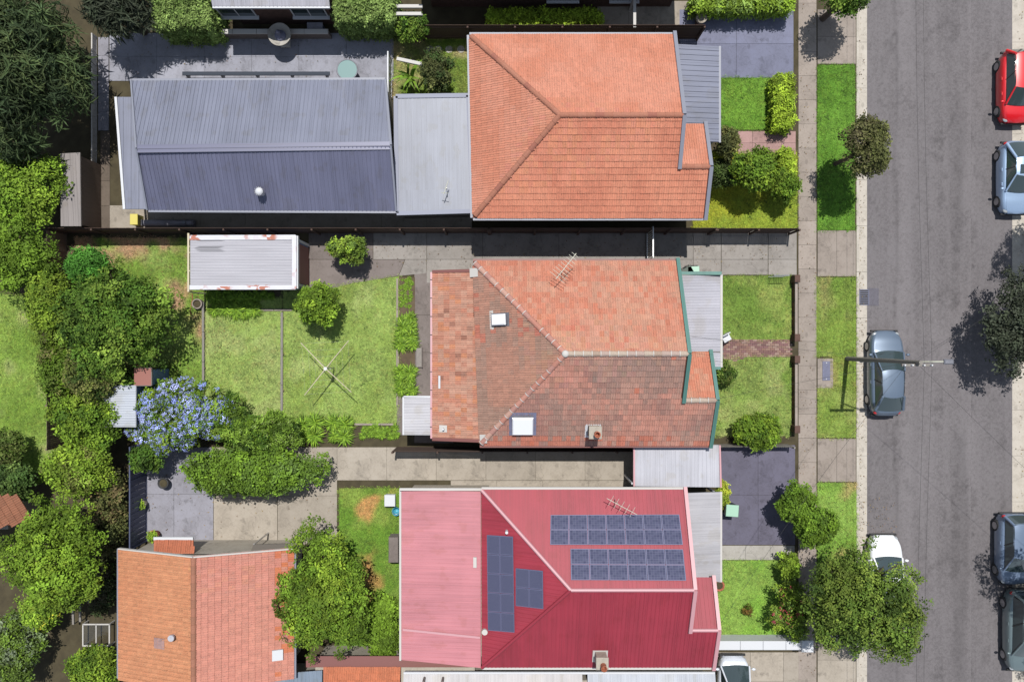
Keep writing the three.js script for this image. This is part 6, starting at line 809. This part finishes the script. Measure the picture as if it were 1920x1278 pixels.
// ---------------------------------------------------------------- street things and cars
{ const t = thing('utility_pole', 'timber power pole with a crossarm and long street lamp arm', 'power pole', null, 17.44, 0, .917), H = 7.1; part('pole', rod(V3(0, -.1, 0), V3(0, H, 0), .12, .085, 12), M.timberGrey, t); part('crossarm', box(1.3, .1, .1, 0, H - .35, .12), M.timberGrey, t); for (const x of [-.58, -.25, .25, .58]) part('insulator', cyl(.045, .035, .14, x, H - .3, .12, 8), M.white, t);
  part('lamp_arm', tube([V3(.1, H - .9, 0), V3(.6, H - .35, -.02), V3(1.05, H - .1, -.03)], .04, 16, 6), M.paleSteel, t); const l = part('lamp', bbox(.42, .12, .22, 1.22, H - .14, -.03, .04), M.galvDark, t); part('lens', bbox(.28, .05, .16, 1.24, H - .18, -.03, .015), M.lampGlass, l); }
{ const t = thing('power_line', 'thin overhead wires running from the pole along the street and to houses', 'power line'), px = 17.44, pz = .917, h = 6.9, sag = (a, b, s) => part('wire', tube([0, .25, .5, .75, 1].map(k => a.clone().lerp(b, k).add(V3(0, -s * 4 * k * (1 - k), 0))), 0.006, 30, 4), M.wire, t);
  for (const x of [-.58, -.25, .25, .58]) { { if (x < 0) continue; sag(V3(px + x, h, pz + .12), V3(px + x, h, pz - 40), .7); sag(V3(px + x, h, pz + .12), V3(px + x, h, pz + 40), .7); } } sag(V3(px - .1, h - .4, pz), V3(9.7, 3.9, 2.7), .25); sag(V3(px - .1, h - .5, pz), V3(8.2, 4.9, -.2), .25); sag(V3(px + .1, h - .4, pz), V3(34, 6, -9), .5); sag(V3(px + .1, h - .4, pz), V3(34, 6, 16), .5); sag(V3(px - .1, h - .6, pz), V3(9.8, 3.8, 13.3), .4); }
{ const t = thing('meter_pit', 'concrete pad with a blue grey pit lid in the worn verge', 'utility pit'); part('pad', prism(pxRect(1533, 672, 1562, 727), -.02, .035), M.concPath, t); part('lid', bbox(.4, .03, 1.0, wx(1549), .03, wz(695), .008), M.concBlue, t); part('bolt', [cyl(.03, .03, .02, wx(1549), .055, wz(680), 8), cyl(.03, .03, .02, wx(1549), .055, wz(710), 8)], M.steel, t); }
{ const t = thing('storm_drain', 'dark blue drain grate in the gutter beside the asphalt repair', 'drain'); const x0 = wx(1612, RY), x1 = wx(1629, RY), z0 = wz(543, RY), z1 = wz(571, RY); part('frame', [box(x1 - x0, .03, .04, (x0 + x1) / 2, RY + .02, z0), box(x1 - x0, .03, .04, (x0 + x1) / 2, RY + .02, z1), box(.04, .03, z1 - z0, x0, RY + .02, (z0 + z1) / 2), box(.04, .03, z1 - z0, x1, RY + .02, (z0 + z1) / 2)], M.concBlue, t); part('well', box(x1 - x0, .01, z1 - z0, (x0 + x1) / 2, RY + .012, (z0 + z1) / 2), M.dark, t); for (let i = 1; i < 7; i++) part('bar', box(x1 - x0, .02, .035, (x0 + x1) / 2, RY + .028, z0 + (z1 - z0) * i / 7), M.concBlue, t); }
car('parked_car', 'blue grey sedan parked beside the power pole', 19.25, 1.65, Math.PI, { L: 4.45, W: 1.74, col: new THREE.Color(.10, .135, .19), hood: .82, boot: .94 });
car('parked_car', 'bright red hatchback at the top right corner', 25.95, -13.05, 0, { L: 3.75, W: 1.7, col: new THREE.Color(.5, .004, .01), metal: .05, roof: 1.46, z: [-.47, -.38, .06, .26] });
car('parked_car', 'light blue car with dark glass behind the red hatchback', 25.95, -8.4, 0, { L: 3.8, W: 1.7, col: new THREE.Color(.26, .36, .52), roof: 1.42, z: [-.44, -.22, .0, .2], sunroof: true, roofW: .6 });
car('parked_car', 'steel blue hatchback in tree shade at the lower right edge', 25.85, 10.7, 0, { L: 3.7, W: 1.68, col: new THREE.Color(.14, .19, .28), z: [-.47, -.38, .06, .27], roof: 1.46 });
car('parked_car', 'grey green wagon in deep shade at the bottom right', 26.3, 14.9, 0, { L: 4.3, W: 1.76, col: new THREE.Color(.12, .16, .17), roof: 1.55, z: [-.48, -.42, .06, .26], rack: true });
car('parked_car', 'white car half hidden under the big street tree', 19.2, 12.1, Math.PI, { L: 4.3, W: 1.7, col: new THREE.Color(.6, .62, .65), metal: .05 });
car('parked_car', 'silver white car nosing up the bottom driveway', 11.35, 18.25, Math.PI, { L: 4.3, W: 1.68, y: .03, col: new THREE.Color(.62, .66, .74), metal: .3, roof: 1.6, z: [-.47, -.4, .26, .40], group: 'cars parked on driveways' });
{ // fallen leaves in the gutters, on paving and under trees
  const r = rng(31), pts = [], lf = leafCluster(.055, .03, 1, 3, 0, .6), add = (x, z, y) => pts.push([x, y, z]);
  for (let i = 0; i < 300; i++) add(18.12 + Math.abs(r() + r() - 1) * .5, (r() - .5) * 38, -.105);
  for (let i = 0; i < 160; i++) add(26.7 - Math.abs(r() + r() - 1) * .5, (r() - .5) * 38, -.105);
  for (let i = 0; i < 500; i++) add(15.0 + r() * 5, 8 + r() * 8, .045); for (let i = 0; i < 260; i++) add(14.9 + r() * .95, (r() - .5) * 36, .045);
  for (let i = 0; i < 160; i++) add(-19 + r() * 10, 5.8 + r() * 4.4, .045); for (let i = 0; i < 240; i++) add(-10 + r() * 24, -5.3 + r() * 1.4, .05); for (let i = 0; i < 90; i++) add(-20.5 + r() * 14, -15.6 + r() * 2.2, .045); for (let i = 0; i < 900; i++) { const a = r() * 6.283, q = Math.sqrt(r()) * 4.2; add(-18.6 + Math.cos(a) * q, -.6 + Math.sin(a) * q, .05); }
  const cs = [C(150, 110, 70), C(120, 90, 60), C(180, 150, 90), C(110, 100, 60)], m = new THREE.InstancedMesh(lf, std(new THREE.Color(1, 1, 1), { side: THREE.DoubleSide }), pts.length), mx = new THREE.Matrix4(), q = new THREE.Quaternion(), e = new THREE.Euler(); m.name = 'fallen_leaves';
  pts.forEach((p, i) => { e.set((r() - .5) * .6, r() * 6.28, (r() - .5) * .6); q.setFromEuler(e); const s = .8 + r(); mx.compose(V3(p[0], p[1] + .01, p[2]), q, V3(s, s, s)); m.setMatrixAt(i, mx); m.setColorAt(i, cs[Math.floor(r() * 4)]); }); m.castShadow = m.receiveShadow = true; scene.add(m); meta(m, 'brown fallen leaves scattered in gutters and on paving', 'leaf litter', null, 'stuff');
  const wp = []; for (const { quad, f } of lawns) { const A = quad[0], D = quad[2], n = Math.min(60, Math.abs((D[0] - A[0]) * (D[1] - A[1])) * 1.3); for (let i = 0; i < n; i++) { const x = A[0] + r() * (D[0] - A[0]), z = A[1] + r() * (D[1] - A[1]); wp.push([x, z, f(x, z)]); } }
  const w = new THREE.InstancedMesh(leafCluster(.11, .035, 10, 8, .04, .5), std(new THREE.Color(1, 1, 1), { side: THREE.DoubleSide }), wp.length); w.name = 'lawn_weeds';
  wp.forEach((p, i) => { e.set(0, r() * 6.28, 0); q.setFromEuler(e); const s = .6 + .9 * r(); mx.compose(V3(p[0], .045, p[1]), q, V3(s, s, s)); w.setMatrixAt(i, mx); w.setColorAt(i, p[2].clone().lerp(G.mid[0], .3 + .6 * r()).multiplyScalar(.8)); }); w.castShadow = w.receiveShadow = true; scene.add(w); meta(w, 'flat leafy weeds dotted through the lawns', 'weeds', null, 'stuff');
}
renderer.render(scene, camera);
